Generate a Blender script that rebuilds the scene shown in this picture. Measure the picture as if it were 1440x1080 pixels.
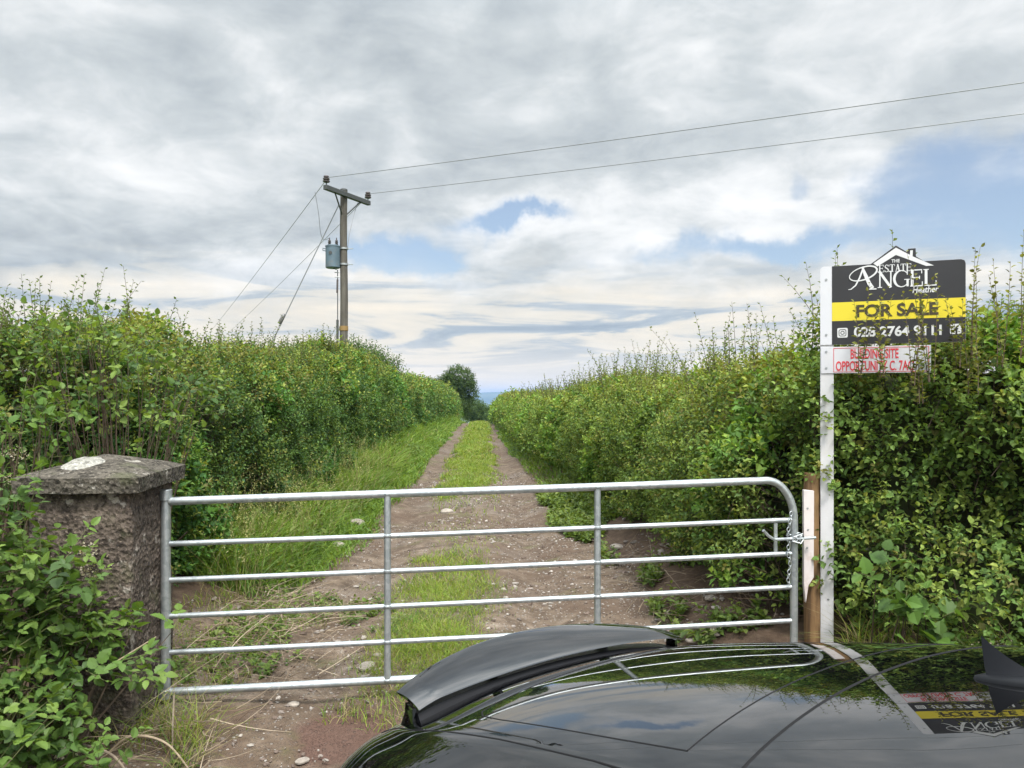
import bpy, math, random
import numpy as np
from mathutils import Vector, Matrix
for o in list(bpy.data.objects): bpy.data.objects.remove(o)
R_ = math.radians
sc = bpy.context.scene
COL = sc.collection

# ------------------------------------------------------------------ camera, sky, sun, exposure
F_PX = 1082.0
EYE = 1.75
cam = bpy.data.cameras.new('camera')
cam.sensor_width = 36.0
cam.lens = 36.0*F_PX/1440.0
cam.shift_y = 15.0/1440.0
cam.clip_start = 0.05
cam.clip_end = 30000
camo = bpy.data.objects.new('camera', cam); COL.objects.link(camo)
camo.location = (0, 0, EYE); camo.rotation_euler = (R_(90), 0, 0)
sc.camera = camo

SUN_AZ, SUN_EL = R_(155), R_(57)          # azimuth from +Y towards +X
world = bpy.data.worlds.new('World'); sc.world = world; world.use_nodes = True
sun = bpy.data.lights.new('sun', 'SUN'); sun.energy = 2.8; sun.angle = R_(12); sun.color = (1.0, .95, .87)
suno = bpy.data.objects.new('sun', sun); COL.objects.link(suno)
sd = Vector((math.sin(SUN_AZ)*math.cos(SUN_EL), math.cos(SUN_AZ)*math.cos(SUN_EL), math.sin(SUN_EL)))
suno.rotation_euler = sd.to_track_quat('Z', 'Y').to_euler()
suno.location = (0, 0, 60)

sc.view_settings.view_transform = 'Standard'
sc.view_settings.look = 'None'
sc.view_settings.exposure = 0.86
sc.view_settings.gamma = 1.0
sc.cycles.max_bounces = 8
sc.cycles.diffuse_bounces = 3
sc.cycles.glossy_bounces = 3
sc.cycles.transmission_bounces = 4
sc.cycles.transparent_max_bounces = 6
sc.cycles.volume_bounces = 0
sc.cycles.caustics_reflective = False
sc.cycles.caustics_refractive = False

class NT:
    """small helper for writing node trees"""
    def __init__(s, tree): s.t = tree; tree.nodes.clear()
    def n(s, kind, **kw):
        x = s.t.nodes.new(kind)
        for k, v in kw.items():
            if k == 'ins':
                for i, val in v.items():
                    if hasattr(val, 'is_output') or isinstance(val, bpy.types.NodeSocket): s.t.links.new(val, x.inputs[i])
                    else: x.inputs[i].default_value = val
            else: setattr(x, k, v)
        return x
    def m(s, op, a, b=0.0, c=None, clamp=False):
        x = s.t.nodes.new('ShaderNodeMath'); x.operation = op; x.use_clamp = clamp
        for i, v in enumerate((a, b, c)):
            if v is None: continue
            if isinstance(v, bpy.types.NodeSocket): s.t.links.new(v, x.inputs[i])
            else: x.inputs[i].default_value = v
        return x.outputs[0]
    def mix(s, f, a, b, blend='MIX'):
        x = s.t.nodes.new('ShaderNodeMix'); x.data_type = 'RGBA'; x.blend_type = blend
        for i, v in ((0, f), (6, a), (7, b)):
            if isinstance(v, bpy.types.NodeSocket): s.t.links.new(v, x.inputs[i])
            elif i == 0: x.inputs[0].default_value = v
            else: x.inputs[i].default_value = (*v[:3], 1)
        return x.outputs[2]
    def noise(s, vec, scale, detail=4, rough=.5, dist=0.0, col=False):
        x = s.n('ShaderNodeTexNoise', ins={'Scale': scale, 'Detail': detail, 'Roughness': rough, 'Distortion': dist})
        if vec is not None: s.t.links.new(vec, x.inputs['Vector'])
        return x.outputs['Color' if col else 0]
    def ramp(s, f, stops, interp='LINEAR'):
        x = s.t.nodes.new('ShaderNodeValToRGB'); cr = x.color_ramp; cr.interpolation = interp
        while len(cr.elements) < len(stops): cr.elements.new(.5)
        for e, (p, c) in zip(cr.elements, stops):
            e.position = p; e.color = (*c, 1) if len(c) == 3 else c
        s.t.links.new(f, x.inputs[0]); return x.outputs[0]
    def smooth(s, v, a, b):
        x = s.t.nodes.new('ShaderNodeMapRange'); x.interpolation_type = 'SMOOTHSTEP'
        s.t.links.new(v, x.inputs[0]); x.inputs[1].default_value = a; x.inputs[2].default_value = b
        return x.outputs[0]

def build_sky():
    g = NT(world.node_tree)
    tc = g.n('ShaderNodeTexCoord').outputs['Generated']
    xyz = g.n('ShaderNodeSeparateXYZ', ins={0: tc}); X, Y, Z = xyz.outputs
    az = g.m('ARCTAN2', X, Y); el = g.m('ARCSINE', Z)
    # clouds lie on a flat layer overhead: project the direction on to it
    zz = g.m('ADD', g.m('MAXIMUM', Z, 0.0), .24)
    px, py = g.m('DIVIDE', X, zz), g.m('DIVIDE', Y, zz)
    q = g.n('ShaderNodeCombineXYZ', ins={0: px, 1: py, 2: 3.7}).outputs[0]
    big = g.noise(q, .55, 5, .5, .3)
    n1 = g.noise(q, 1.15, 9, .55, .35)
    qs = g.n('ShaderNodeVectorMath', operation='MULTIPLY', ins={0: q, 1: (1.0, 1.0, 1.0)}).outputs[0]
    fine = g.noise(qs, 2.6, 9, .55, .4)
    # warp of azimuth/elevation, so that the gaps in the cloud have torn edges
    wc = g.noise(tc, 5.5, 7, .6, 0.0, True)
    ws = g.n('ShaderNodeSeparateColor', ins={0: wc}).outputs
    az_w = g.m('ADD', az, g.m('MULTIPLY', g.m('SUBTRACT', ws[0], .5), .34))
    el_w = g.m('ADD', el, g.m('MULTIPLY', g.m('SUBTRACT', ws[1], .5), .17))
    def blob(a, e, sa, se, amp):
        u = g.m('DIVIDE', g.m('SUBTRACT', az_w, a), sa); v = g.m('DIVIDE', g.m('SUBTRACT', el_w, e), se)
        r2 = g.m('ADD', g.m('MULTIPLY', u, u), g.m('MULTIPLY', v, v))
        return g.m('MULTIPLY', g.m('EXPONENT', g.m('MULTIPLY', r2, -1.0)), amp)
    def total(bl):
        t = bl[0]
        for b in bl[1:]: t = g.m('ADD', t, b)
        return t
    gaps = total([blob(*b) for b in GAPS])
    dark = total([blob(*b) for b in DARK])
    lite = total([blob(*b) for b in LITE])
    dens = g.m('ADD', g.m('MULTIPLY', n1, .62), g.m('MULTIPLY', fine, .38))
    cover = g.m('SUBTRACT', g.m('ADD', dens, .30), gaps)
    cover = g.smooth(cover, .33, .68)
    # brightness of the cloud: mottled, grey bellies and sunlit shoulders
    b0 = g.m('ADD', g.m('MULTIPLY', g.m('SUBTRACT', fine, .5), .90), g.m('MULTIPLY', g.m('SUBTRACT', big, .5), .95))
    mid = g.noise(q, 5.5, 8, .6, .5)
    b0 = g.m('ADD', b0, g.m('MULTIPLY', g.m('SUBTRACT', mid, .5), .48))
    over = g.m('MULTIPLY', g.m('SUBTRACT', g.noise(tc, 3.4, 8, .58, .5), .5), g.m('MULTIPLY', g.smooth(el, .44, .75), 1.5))
    b0 = g.m('ADD', b0, over)
    b0 = g.m('ADD', g.m('SUBTRACT', g.m('ADD', b0, .625), dark), lite)
    cloud = g.ramp(b0, [(0.0, (.27, .325, .375)), (.32, (.38, .43, .47)), (.58, (.60, .645, .67)), (.78, (.86, .88, .89)), (1.0, (1.08, 1.08, 1.08))])
    # thin low bands near the horizon, creamy above and slate below
    bq = g.n('ShaderNodeCombineXYZ', ins={0: g.m('MULTIPLY', az, 2.2), 1: g.m('MULTIPLY', el, 17.0), 2: 1.3}).outputs[0]
    bands = g.noise(bq, 1.9, 9, .58, .6)
    bcol = g.ramp(bands, [(.34, (.34, .42, .50)), (.45, (.48, .55, .61)), (.51, (.84, .80, .71)), (.68, (1.02, .92, .76))])
    low = g.m('SUBTRACT', 1.0, g.smooth(g.m('ADD', el_w, 0.0), .085, .185))
    bcol = g.mix(g.m('MULTIPLY', g.m('SUBTRACT', 1.0, g.smooth(el, .012, .085)), .75), bcol, (1.02, .93, .80))
    cloud2 = g.mix(g.m('MULTIPLY', low, .88), cloud, bcol)
    sky = g.n('ShaderNodeTexSky', sky_type='NISHITA', sun_disc=False, sun_elevation=SUN_EL, sun_rotation=SUN_AZ, altitude=50, air_density=1.0, dust_density=1.2, ozone_density=1.5).outputs[0]
    sky = g.mix(1.0, sky, (SKY_GAIN, SKY_GAIN, SKY_GAIN), 'MULTIPLY')
    sky = g.mix(.28, sky, (3.4, 3.75, 4.1))                # thin veil of high cloud in the gaps
    k = 1/BG
    cl = g.mix(1.0, cloud2, (k*CLOUD_GAIN,)*3, 'MULTIPLY')
    # overcast skies are brighter overhead and round the veiled sun
    up = g.m('ADD', 1.0, g.m('MULTIPLY', g.smooth(el, .42, .95), ZENITH))
    dsun = g.n('ShaderNodeVectorMath', operation='DOT_PRODUCT', ins={0: tc, 1: tuple(sd)}).outputs['Value']
    glow = g.m('MULTIPLY', g.m('POWER', g.m('MAXIMUM', dsun, 0.0), 9.0), SUNGLOW)
    back = g.m('MULTIPLY', g.smooth(g.m('MULTIPLY', Y, -1.0), .1, .8), BACKGLOW)
    gain = g.m('ADD', g.m('ADD', up, glow), back)
    gv = g.n('ShaderNodeCombineColor', ins={0: gain, 1: gain, 2: gain}).outputs[0]
    cl = g.mix(1.0, cl, gv, 'MULTIPLY')
    cov = g.m('MAXIMUM', cover, g.m('MULTIPLY', low, .80))
    out = g.mix(cov, sky, cl)
    bg = g.n('ShaderNodeBackground', ins={0: out, 1: BG})
    w = g.n('ShaderNodeOutputWorld'); g.t.links.new(bg.outputs[0], w.inputs[0])

def azel(x, y):
    dx, dz = (x-720)/F_PX, (555-y)/F_PX
    return math.atan2(dx, 1), math.asin(dz/math.sqrt(1+dx*dx+dz*dz))
def sb(x, y, w, h, amp): return (*azel(x, y), w/F_PX, h/F_PX, amp)
# where the cloud layer is torn open, thick or thin (azimuth, elevation, spreads, amount)
GAPS = [sb(1450, 285, 145, 75, .52), sb(1300, 225, 80, 40, .20), sb(1070, 335, 150, 26, .50), sb(680, 318, 70, 18, .48), sb(540, 375, 80, 26, .44),
        sb(1100, 240, 30, 22, .26), sb(850, 385, 50, 14, .22), sb(1438, 60, 60, 60, .16), sb(620, 372, 30, 12, .16)]
DARK = [sb(170, 220, 300, 110, .19), sb(60, 60, 160, 80, .08), sb(620, 90, 130, 50, .10), sb(860, 160, 200, 60, .08), sb(500, 210, 90, 60, .06), sb(130, 330, 250, 40, .10)]
LITE = [sb(340, 110, 90, 60, .10), sb(500, 215, 80, 40, .12), sb(640, 70, 110, 40, .12), sb(560, 130, 60, 60, .08), sb(930, 290, 220, 50, .17), sb(620, 340, 130, 34, .24), sb(1200, 300, 130, 60, .14),
        sb(1050, 60, 250, 70, .10), sb(400, 395, 130, 22, .2)]
BG, SKY_GAIN, CLOUD_GAIN, ZENITH, SUNGLOW, BACKGLOW = .10, .86, .60, 2.6, 2.5, 1.0
build_sky()

# ------------------------------------------------------------------ helpers
def tag(o, label=None, cat=None, group=None, kind=None):
    if label: o['label'] = label
    if cat: o['category'] = cat
    if group: o['group'] = group
    if kind: o['kind'] = kind
    return o
def thing(name, label, cat, loc=(0, 0, 0), rz=0.0, group=None):
    o = bpy.data.objects.new(name, None); COL.objects.link(o)
    o.empty_display_size = .2; o.location = loc; o.rotation_euler = (0, 0, rz)
    return tag(o, label, cat, group)
def link(name, me, m=None, parent=None):
    o = bpy.data.objects.new(name, me); COL.objects.link(o)
    if m is not None: me.materials.append(m)
    if parent is not None: o.parent = parent
    return o
def np_mesh(name, V, Fc, m=None, parent=None, col=None, smooth=False):
    V = np.asarray(V, np.float32); Fc = np.asarray(Fc, np.int32); k = Fc.shape[1]
    me = bpy.data.meshes.new(name)
    me.vertices.add(len(V)); me.vertices.foreach_set('co', V.ravel())
    me.loops.add(Fc.size); me.loops.foreach_set('vertex_index', Fc.ravel())
    me.polygons.add(len(Fc)); me.polygons.foreach_set('loop_start', np.arange(0, Fc.size, k, dtype=np.int32))
    if smooth: me.polygons.foreach_set('use_smooth', np.ones(len(Fc), bool))
    else: me.polygons.foreach_set('use_smooth', np.zeros(len(Fc), bool))
    if col is not None:
        a = me.color_attributes.new('col', 'FLOAT_COLOR', 'POINT')
        c4 = np.ones((len(V), 4), np.float32); c4[:, :3] = col
        a.data.foreach_set('color', c4.ravel())
    me.update(calc_edges=True)
    return link(name, me, m, parent)

class MB:
    """collects boxes, tubes and lathes into ONE mesh"""
    def __init__(s): s.v = []; s.f = []
    def add(s, vs, fs):
        b = len(s.v); s.v += [tuple(v) for v in vs]; s.f += [tuple(b+i for i in f) for f in fs]
    def box(s, x0, x1, y0, y1, z0, z1, M=None):
        vs = [Vector((x, y, z)) for z in (z0, z1) for y in (y0, y1) for x in (x0, x1)]
        if M is not None: vs = [M @ v for v in vs]
        s.add(vs, [(0, 2, 3, 1), (4, 5, 7, 6), (0, 1, 5, 4), (2, 6, 7, 3), (0, 4, 6, 2), (1, 3, 7, 5)])
    def tube(s, pts, r, n=12, caps=True):
        pts = [Vector(p) for p in pts]; rr = r if hasattr(r, '__len__') else [r]*len(pts)
        vs = []; e1 = None
        for i, p in enumerate(pts):
            t = (pts[min(i+1, len(pts)-1)]-pts[max(i-1, 0)]).normalized()
            if e1 is None:
                a = Vector((0, 0, 1)) if abs(t.z) < .9 else Vector((1, 0, 0))
                e1 = t.cross(a).normalized()
            e1 = (e1-t*e1.dot(t)).normalized(); e2 = t.cross(e1)
            for k in range(n):
                a = 2*math.pi*k/n; vs.append(p+(e1*math.cos(a)+e2*math.sin(a))*rr[i])
        fs = [(i*n+k, i*n+(k+1) % n, (i+1)*n+(k+1) % n, (i+1)*n+k) for i in range(len(pts)-1) for k in range(n)]
        if caps: fs += [tuple(range(n))[::-1], tuple((len(pts)-1)*n+k for k in range(n))]
        s.add(vs, fs)
    def lathe(s, prof, n=16, M=None):
        vs = []
        for (r, z) in prof:
            for k in range(n):
                a = 2*math.pi*k/n; v = Vector((r*math.cos(a), r*math.sin(a), z)); vs.append(M @ v if M is not None else v)
        fs = [(i*n+k, i*n+(k+1) % n, (i+1)*n+(k+1) % n, (i+1)*n+k) for i in range(len(prof)-1) for k in range(n)]
        fs += [tuple(range(n))[::-1], tuple((len(prof)-1)*n+k for k in range(n))]
        s.add(vs, fs)
    def prism(s, poly, y0, y1):
        """outline in x,z pushed from y0 back to y1"""
        n = len(poly)
        s.add([(x, y0, z) for x, z in poly]+[(x, y1, z) for x, z in poly],
              [tuple(range(n)), tuple(range(2*n-1, n-1, -1))]+[(i, n+i, n+(i+1) % n, (i+1) % n) for i in range(n)])
    def ball(s, c, r, n=10, sq=(1, 1, 1)):
        c = Vector(c); m = n//2
        vs = [c+Vector((0, 0, r*sq[2]))]
        for i in range(1, m):
            a = math.pi*i/m
            vs += [c+Vector((r*sq[0]*math.sin(a)*math.cos(2*math.pi*k/n), r*sq[1]*math.sin(a)*math.sin(2*math.pi*k/n), r*sq[2]*math.cos(a))) for k in range(n)]
        vs.append(c-Vector((0, 0, r*sq[2]))); e = len(vs)-1
        fs = [(0, 1+k, 1+(k+1) % n) for k in range(n)]
        for i in range(m-2): fs += [(1+i*n+k, 1+(i+1)*n+k, 1+(i+1)*n+(k+1) % n, 1+i*n+(k+1) % n) for k in range(n)]
        fs += [(e, 1+(m-2)*n+(k+1) % n, 1+(m-2)*n+k) for k in range(n)]
        s.add(vs, fs)
    def build(s, name, m=None, parent=None, angle=35, bevel=0.0):
        me = bpy.data.meshes.new(name); me.from_pydata(s.v, [], s.f); me.update()
        for p in me.polygons: p.use_smooth = True
        me.set_sharp_from_angle(angle=R_(angle))
        o = link(name, me, m, parent)
        if bevel:
            b = o.modifiers.new('bevel', 'BEVEL'); b.width = bevel; b.segments = 2; b.limit_method = 'ANGLE'; b.angle_limit = R_(40)
        return o

def _hash(ix, iy, iz, seed):
    h = (ix*374761393+iy*668265263+iz*2147483647+seed*1274126177) & 0xffffffff
    h = ((h ^ (h >> 13))*1274126177) & 0xffffffff
    return ((h ^ (h >> 16)) & 0xffff)/65535.0
def vnoise(x, y, z=0.0, seed=0):
    x, y, z = np.broadcast_arrays(np.asarray(x, float), np.asarray(y, float), np.asarray(z, float))
    ix, iy, iz = [np.floor(a).astype(np.int64) for a in (x, y, z)]
    fx, fy, fz = x-ix, y-iy, z-iz
    fx, fy, fz = [f*f*(3-2*f) for f in (fx, fy, fz)]
    r = 0
    for dx in (0, 1):
        for dy in (0, 1):
            for dz in (0, 1):
                r = r+_hash(ix+dx, iy+dy, iz+dz, seed)*(fx if dx else 1-fx)*(fy if dy else 1-fy)*(fz if dz else 1-fz)
    return r
def fbm(x, y, z=0.0, seed=0, oct=3):
    r, a, s = 0, 1.0, 0.0
    for i in range(oct):
        r = r+a*vnoise(x*2**i, y*2**i, z*2**i if np.ndim(z) or z else z, seed+i); s += a; a *= .5
    return r/s-.5
def sstep(x, a, b):
    t = np.clip((np.asarray(x, float)-a)/(b-a), 0, 1); return t*t*(3-2*t)
def norm(a): return a/np.maximum(np.linalg.norm(a, axis=-1, keepdims=True), 1e-9)

# ------------------------------------------------------------------ materials
def mat(name): 
    m = bpy.data.materials.new(name); m.use_nodes = True; return m, NT(m.node_tree)
def finish(g, shader, disp=None):
    o = g.n('ShaderNodeOutputMaterial'); g.t.links.new(shader, o.inputs[0]); return o
def pbr(name, col, rough=.5, metal=0.0, spec=.5, noise=0.0, nscale=8.0, bump=0.0, bscale=40.0, coat=0.0, rough_var=0.0, dirt=None, dscale=3.0, dirt_amt=.5, bdist=.01):
    m, g = mat(name)
    tc = g.n('ShaderNodeTexCoord').outputs['Object']
    c = g.n('ShaderNodeRGB'); c.outputs[0].default_value = (*col, 1); c = c.outputs[0]
    if noise:
        f = g.noise(tc, nscale, 5, .6)
        c = g.mix(g.smooth(f, .3, .7), tuple(x*(1-noise) for x in col), tuple(min(1, x*(1+noise)) for x in col))
    if dirt:
        f = g.noise(tc, dscale, 7, .65)
        c = g.mix(g.m('MULTIPLY', g.smooth(f, .5, .68), dirt_amt), c, dirt)
    p = g.n('ShaderNodeBsdfPrincipled', ins={'Base Color': c, 'Roughness': rough, 'Metallic': metal, 'Specular IOR Level': spec, 'Coat Weight': coat, 'Coat Roughness': .02})
    if rough_var:
        g.t.links.new(g.m('ADD', rough-rough_var/2, g.m('MULTIPLY', g.noise(tc, nscale*1.7, 5, .6), rough_var)), p.inputs['Roughness'])
    if bump:
        b = g.n('ShaderNodeBump', ins={'Strength': bump, 'Distance': bdist, 'Height': g.noise(tc, bscale, 6, .65)})
        g.t.links.new(b.outputs[0], p.inputs['Normal'])
    finish(g, p.outputs[0]); return m
def leaf_mat(name, trans=.30, rough=.5, spec=.35, hue=(1.35, 1.25, .55)):
    m, g = mat(name)
    c = g.n('ShaderNodeVertexColor', layer_name='col').outputs[0]
    p = g.n('ShaderNodeBsdfPrincipled', ins={'Base Color': c, 'Roughness': rough, 'Specular IOR Level': spec})
    t = g.n('ShaderNodeBsdfTranslucent', ins={0: g.mix(1.0, c, hue, 'MULTIPLY')})
    x = g.n('ShaderNodeMixShader', ins={0: trans, 1: p.outputs[0], 2: t.outputs[0]})
    finish(g, x.outputs[0]); return m
LEAF = leaf_mat('leaf_small', .38, .58, .22)
BROAD = leaf_mat('leaf_broad', .40, .5, .28)
GRASS = leaf_mat('grass_blade', .35, .5, .25)
def vcol_mat(name, rough=.85):
    m, g = mat(name)
    c = g.n('ShaderNodeVertexColor', layer_name='col').outputs[0]
    p = g.n('ShaderNodeBsdfPrincipled', ins={'Base Color': c, 'Roughness': rough, 'Specular IOR Level': .2})
    finish(g, p.outputs[0]); return m
BARK = vcol_mat('twig_bark')

# ------------------------------------------------------------------ terrain
def lane_c(y): return -.29-.036*np.asarray(y, float)
def H(x, y, detail=True):
    x, y = np.broadcast_arrays(np.asarray(x, float), np.asarray(y, float))
    o = x-lane_c(y)
    z = -.15+.15*sstep(y, 2.4, 4.3)
    d = np.maximum(y-40, 0)
    far = np.where(d < 21, -.0012*d*d, -.5292-.0504*(d-21))
    far = np.maximum(far, -60+0*far)
    z = z+far
    g = sstep(y, 3.6, 5.5)                              # lane proper begins behind the gate
    z = z-g*(.10*np.exp(-((o-.80)/.25)**2)+.075*np.exp(-((o+.80)/.25)**2))+g*.03*np.exp(-(o/.35)**2)
    fade = 1-sstep(y, 60, 140)
    z = z+fade*g*.30*sstep(-o, 1.25, 2.6)+fade*g*.34*sstep(o, 1.35, 2.3)
    z = z+fade*(1-g)*(.18*sstep(-x, 2.0, 4.0)+.12*sstep(x, 2.2, 3.4)*sstep(y, 3.0, 4.4))
    if detail: z = z+fade*(.07*fbm(x*.9, y*.9, 0, 5, 3)+.03*fbm(x*4, y*4, 0, 9, 2))
    else: z = z+fade*.07*fbm(x*.9, y*.9, 0, 5, 3)
    return z
def lane_left(y): return -1.22-1.05*(1-sstep(y, 4.5, 8.0))+.16*fbm(np.asarray(y)*.8, 3.1, 0, 21, 3)*2
def lane_right(y): return 1.32+.45*(1-sstep(y, 7.5, 10.5))-.35*sstep(y, 14, 34)+.9*(1-sstep(y, 3.8, 5.0))+.14*fbm(np.asarray(y)*.8, 8.1, 0, 22, 3)*2
def axis_vals(spec):
    out = [spec[0][0]]
    for a, b, st in spec:
        n = max(1, int(round((b-a)/st))); out += list(a+(b-a)*np.arange(1, n+1)/n)
    return np.array(out)
def grid(xs, ys):
    X, Y = np.meshgrid(xs, ys); nx, ny = len(xs), len(ys)
    i = np.arange((nx-1)*(ny-1)); r, c = i//(nx-1), i % (nx-1)
    a = r*nx+c
    return X.ravel(), Y.ravel(), np.stack([a, a+1, a+nx+1, a+nx], 1)

def ground_material():
    m, g = mat('field_ground')
    tc = g.n('ShaderNodeTexCoord').outputs['Object']
    n1 = g.noise(tc, 1.3, 7, .6); n2 = g.noise(tc, 9, 6, .65); n3 = g.noise(tc, .02, 5, .6)
    soil = g.ramp(n2, [(.3, (.060, .040, .028)), (.6, (.105, .072, .050)), (.8, (.17, .125, .09))])
    grass = g.ramp(n2, [(.3, (.045, .075, .018)), (.7, (.085, .125, .03))])
    field = g.ramp(n3, [(.35, (.055, .095, .03)), (.5, (.09, .13, .04)), (.62, (.13, .15, .06))])
    w = g.n('ShaderNodeVertexColor', layer_name='col').outputs[0]
    s = g.n('ShaderNodeSeparateColor', ins={0: w}).outputs
    f = g.smooth(g.m('ADD', s[0], g.m('MULTIPLY', g.m('SUBTRACT', n1, .5), 1.1)), .35, .6)
    c = g.mix(f, soil, grass); c = g.mix(s[1], c, field)
    b = g.n('ShaderNodeBump', ins={'Strength': .8, 'Distance': .03, 'Height': g.noise(tc, 26, 7, .7)})
    p = g.n('ShaderNodeBsdfPrincipled', ins={'Base Color': c, 'Roughness': .92, 'Specular IOR Level': .2, 'Normal': b.outputs[0]})
    finish(g, p.outputs[0]); return m
def track_material():
    m, g = mat('red_gravel')
    tc = g.n('ShaderNodeTexCoord').outputs['Object']
    big = g.noise(tc, .9, 6, .6); mid = g.noise(tc, 5.5, 7, .65); fine = g.noise(tc, 60, 5, .7)
    c = g.ramp(mid, [(.28, (.044, .030, .020)), (.46, (.096, .070, .049)), (.60, (.152, .116, .086)), (.78, (.245, .205, .165))])
    c = g.mix(g.m('MULTIPLY', g.smooth(big, .46, .60), .65), c, (.082, .053, .036))           # damp red mud
    c = g.mix(g.m('MULTIPLY', g.smooth(g.noise(tc, .55, 5, .55), .52, .66), .5), c, (.15, .128, .108))   # grey stony patches
    v = g.n('ShaderNodeTexVoronoi', feature='F1', ins={'Scale': 34.0, 'Randomness': 1.0}); g.t.links.new(tc, v.inputs['Vector'])
    v2 = g.n('ShaderNodeTexVoronoi', feature='F1', ins={'Scale': 90.0, 'Randomness': 1.0}); g.t.links.new(tc, v2.inputs['Vector'])
    keep = g.smooth(g.n('ShaderNodeSeparateColor', ins={0: v.outputs['Color']}).outputs[0], .52, .56)
    keep = g.m('MULTIPLY', keep, g.smooth(g.noise(tc, 2.2, 4, .6), .34, .52))
    peb = g.m('MULTIPLY', keep, g.m('SUBTRACT', 1.0, g.smooth(v.outputs['Distance'], .22, .36)))
    pc = g.ramp(g.n('ShaderNodeSeparateColor', ins={0: v.outputs['Color']}).outputs[1], [(0, (.14, .105, .085)), (.5, (.22, .195, .17)), (1, (.34, .31, .275))])
    c = g.mix(peb, c, pc)
    gr = g.m('SUBTRACT', 1.0, g.smooth(v2.outputs['Distance'], .2, .5))
    c = g.mix(g.m('MULTIPLY', gr, .35), c, g.mix(fine, (.07, .05, .04), (.27, .23, .20)))
    # thin green film where grass creeps in
    c = g.mix(g.m('MULTIPLY', g.smooth(g.noise(tc, 1.7, 6, .6), .56, .68), .45), c, (.085, .095, .03))
    mud = g.n('ShaderNodeSeparateColor', ins={0: g.n('ShaderNodeVertexColor', layer_name='col').outputs[0]}).outputs[0]
    c = g.mix(g.m('MULTIPLY', g.smooth(g.m('ADD', mud, g.m('MULTIPLY', g.m('SUBTRACT', mid, .5), .8)), .3, .6), .9), c, g.mix(fine, (.062, .034, .026), (.105, .062, .048)))
    h = g.m('ADD', g.m('MULTIPLY', mid, .5), g.m('ADD', g.m('MULTIPLY', peb, .45), g.m('MULTIPLY', gr, .22)))
    b = g.n('ShaderNodeBump', ins={'Strength': .9, 'Distance': .025, 'Height': h})
    p = g.n('ShaderNodeBsdfPrincipled', ins={'Base Color': c, 'Roughness': .9, 'Specular IOR Level': .2, 'Normal': b.outputs[0]})
    finish(g, p.outputs[0]); return m

def build_ground():
    xs = axis_vals([(-9000, -1500, 1500), (-1500, -200, 130), (-200, -30, 12), (-30, -8, 1.2), (-8, 6, .12), (6, 30, 1.2), (30, 200, 12), (200, 1500, 130), (1500, 9000, 1500)])
    ys = axis_vals([(-300, -20, 40), (-20, 2, 1.0), (2, 14, .10), (14, 62, .35), (62, 140, 3), (140, 800, 40), (800, 9000, 800)])
    X, Y, Fc = grid(xs, ys)
    Z = H(X, Y)
    o = X-lane_c(Y)
    inside = sstep(o-lane_left(Y), .02, .14)*sstep(lane_right(Y)-o, .02, .14)*(Y < 64)
    Z = Z-.06*inside
    col = np.zeros((len(X), 3), np.float32)
    col[:, 0] = np.where(Y > 4.6, np.clip(.25+.6*sstep(-o, 1.2, 1.5)*sstep(Y, 6.0, 8.0)+.45*sstep(Y, 16, 26), 0, 1), .3)
    col[:, 1] = np.clip(sstep(np.abs(o), 4, 6)+sstep(Y, 66, 80), 0, 1)
    g = np_mesh('ground', np.stack([X, Y, Z], 1), Fc, ground_material(), None, col, True)
    tag(g, kind='structure')
    # the track: a sheet of red gravel and earth that widens to a forecourt in front of the gate
    ys = axis_vals([(-8, 2, .5), (2, 14, .06), (14, 63, .25)])
    us = np.linspace(0, 1, 61)
    U, Yv, Fc = grid(us, ys)
    o = lane_left(Yv)*(1-U)+lane_right(Yv)*U
    X = o+lane_c(Yv)
    Z = H(X, Yv)+.014
    Z = Z-.05*(1-sstep(U, 0, .05)*sstep(1-U, 0, .05))
    # tyre-tread ridges pressed in the mud before the gate
    tr = np.exp(-((X+.84-.25*(Yv-3.9))/.19)**2)*np.exp(-((Yv-3.95)/.42)**2)
    Z = Z-tr*.025+tr*.011*np.sin((X*.5+Yv)*2*np.pi/.075)
    mud = np.exp(-((X+.86)/.30)**2-((Yv-4.0)/.34)**2)
    t = np_mesh('track', np.stack([X, Yv, Z], 1), Fc, track_material(), None, np.stack([mud, 0*mud, 0*mud], 1), True)
    tag(t, kind='structure')
    # blue hills across the valley
    m, gg = mat('far_hills')
    tc = gg.n('ShaderNodeTexCoord').outputs['Object']
    n = gg.noise(tc, .0016, 6, .6)
    c = gg.ramp(n, [(.35, (.035, .06, .03)), (.5, (.07, .10, .045)), (.65, (.11, .11, .06))])
    finish(gg, gg.n('ShaderNodeBsdfPrincipled', ins={'Base Color': c, 'Roughness': .95, 'Specular IOR Level': .1}).outputs[0])
    xs = np.linspace(-4500, 4500, 140); ys = np.linspace(5200, 8200, 24)
    X, Y, Fc = grid(xs, ys)
    ridge = 66+16*np.exp(-((X+250)/500)**2)+12*np.exp(-((X+1900)/900)**2)+12*np.exp(-((X-2600)/1200)**2)+11*np.exp(-((X-40)/190)**2)+22*fbm(X/420, Y/900, 0, 3, 4)
    Z = -61+ridge*np.sin(np.pi*np.clip((Y-5200)/3000, 0, 1))**.8
    tag(np_mesh('hills', np.stack([X, Y, Z], 1), Fc, m, None, None, True), kind='structure')
build_ground()

def build_haze():
    mb = MB(); mb.box(-6200, 6200, -400, 8300, -64, 48)
    m = bpy.data.materials.new('haze'); m.use_nodes = True; g = NT(m.node_tree)
    v = g.n('ShaderNodeVolumePrincipled', ins={'Color': (.40, .60, 1.0, 1), 'Density': 1.5e-4, 'Anisotropy': .2})
    o = g.n('ShaderNodeOutputMaterial'); g.t.links.new(v.outputs[0], o.inputs['Volume'])
    tag(mb.build('haze', m), kind='stuff')
build_haze()

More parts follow.
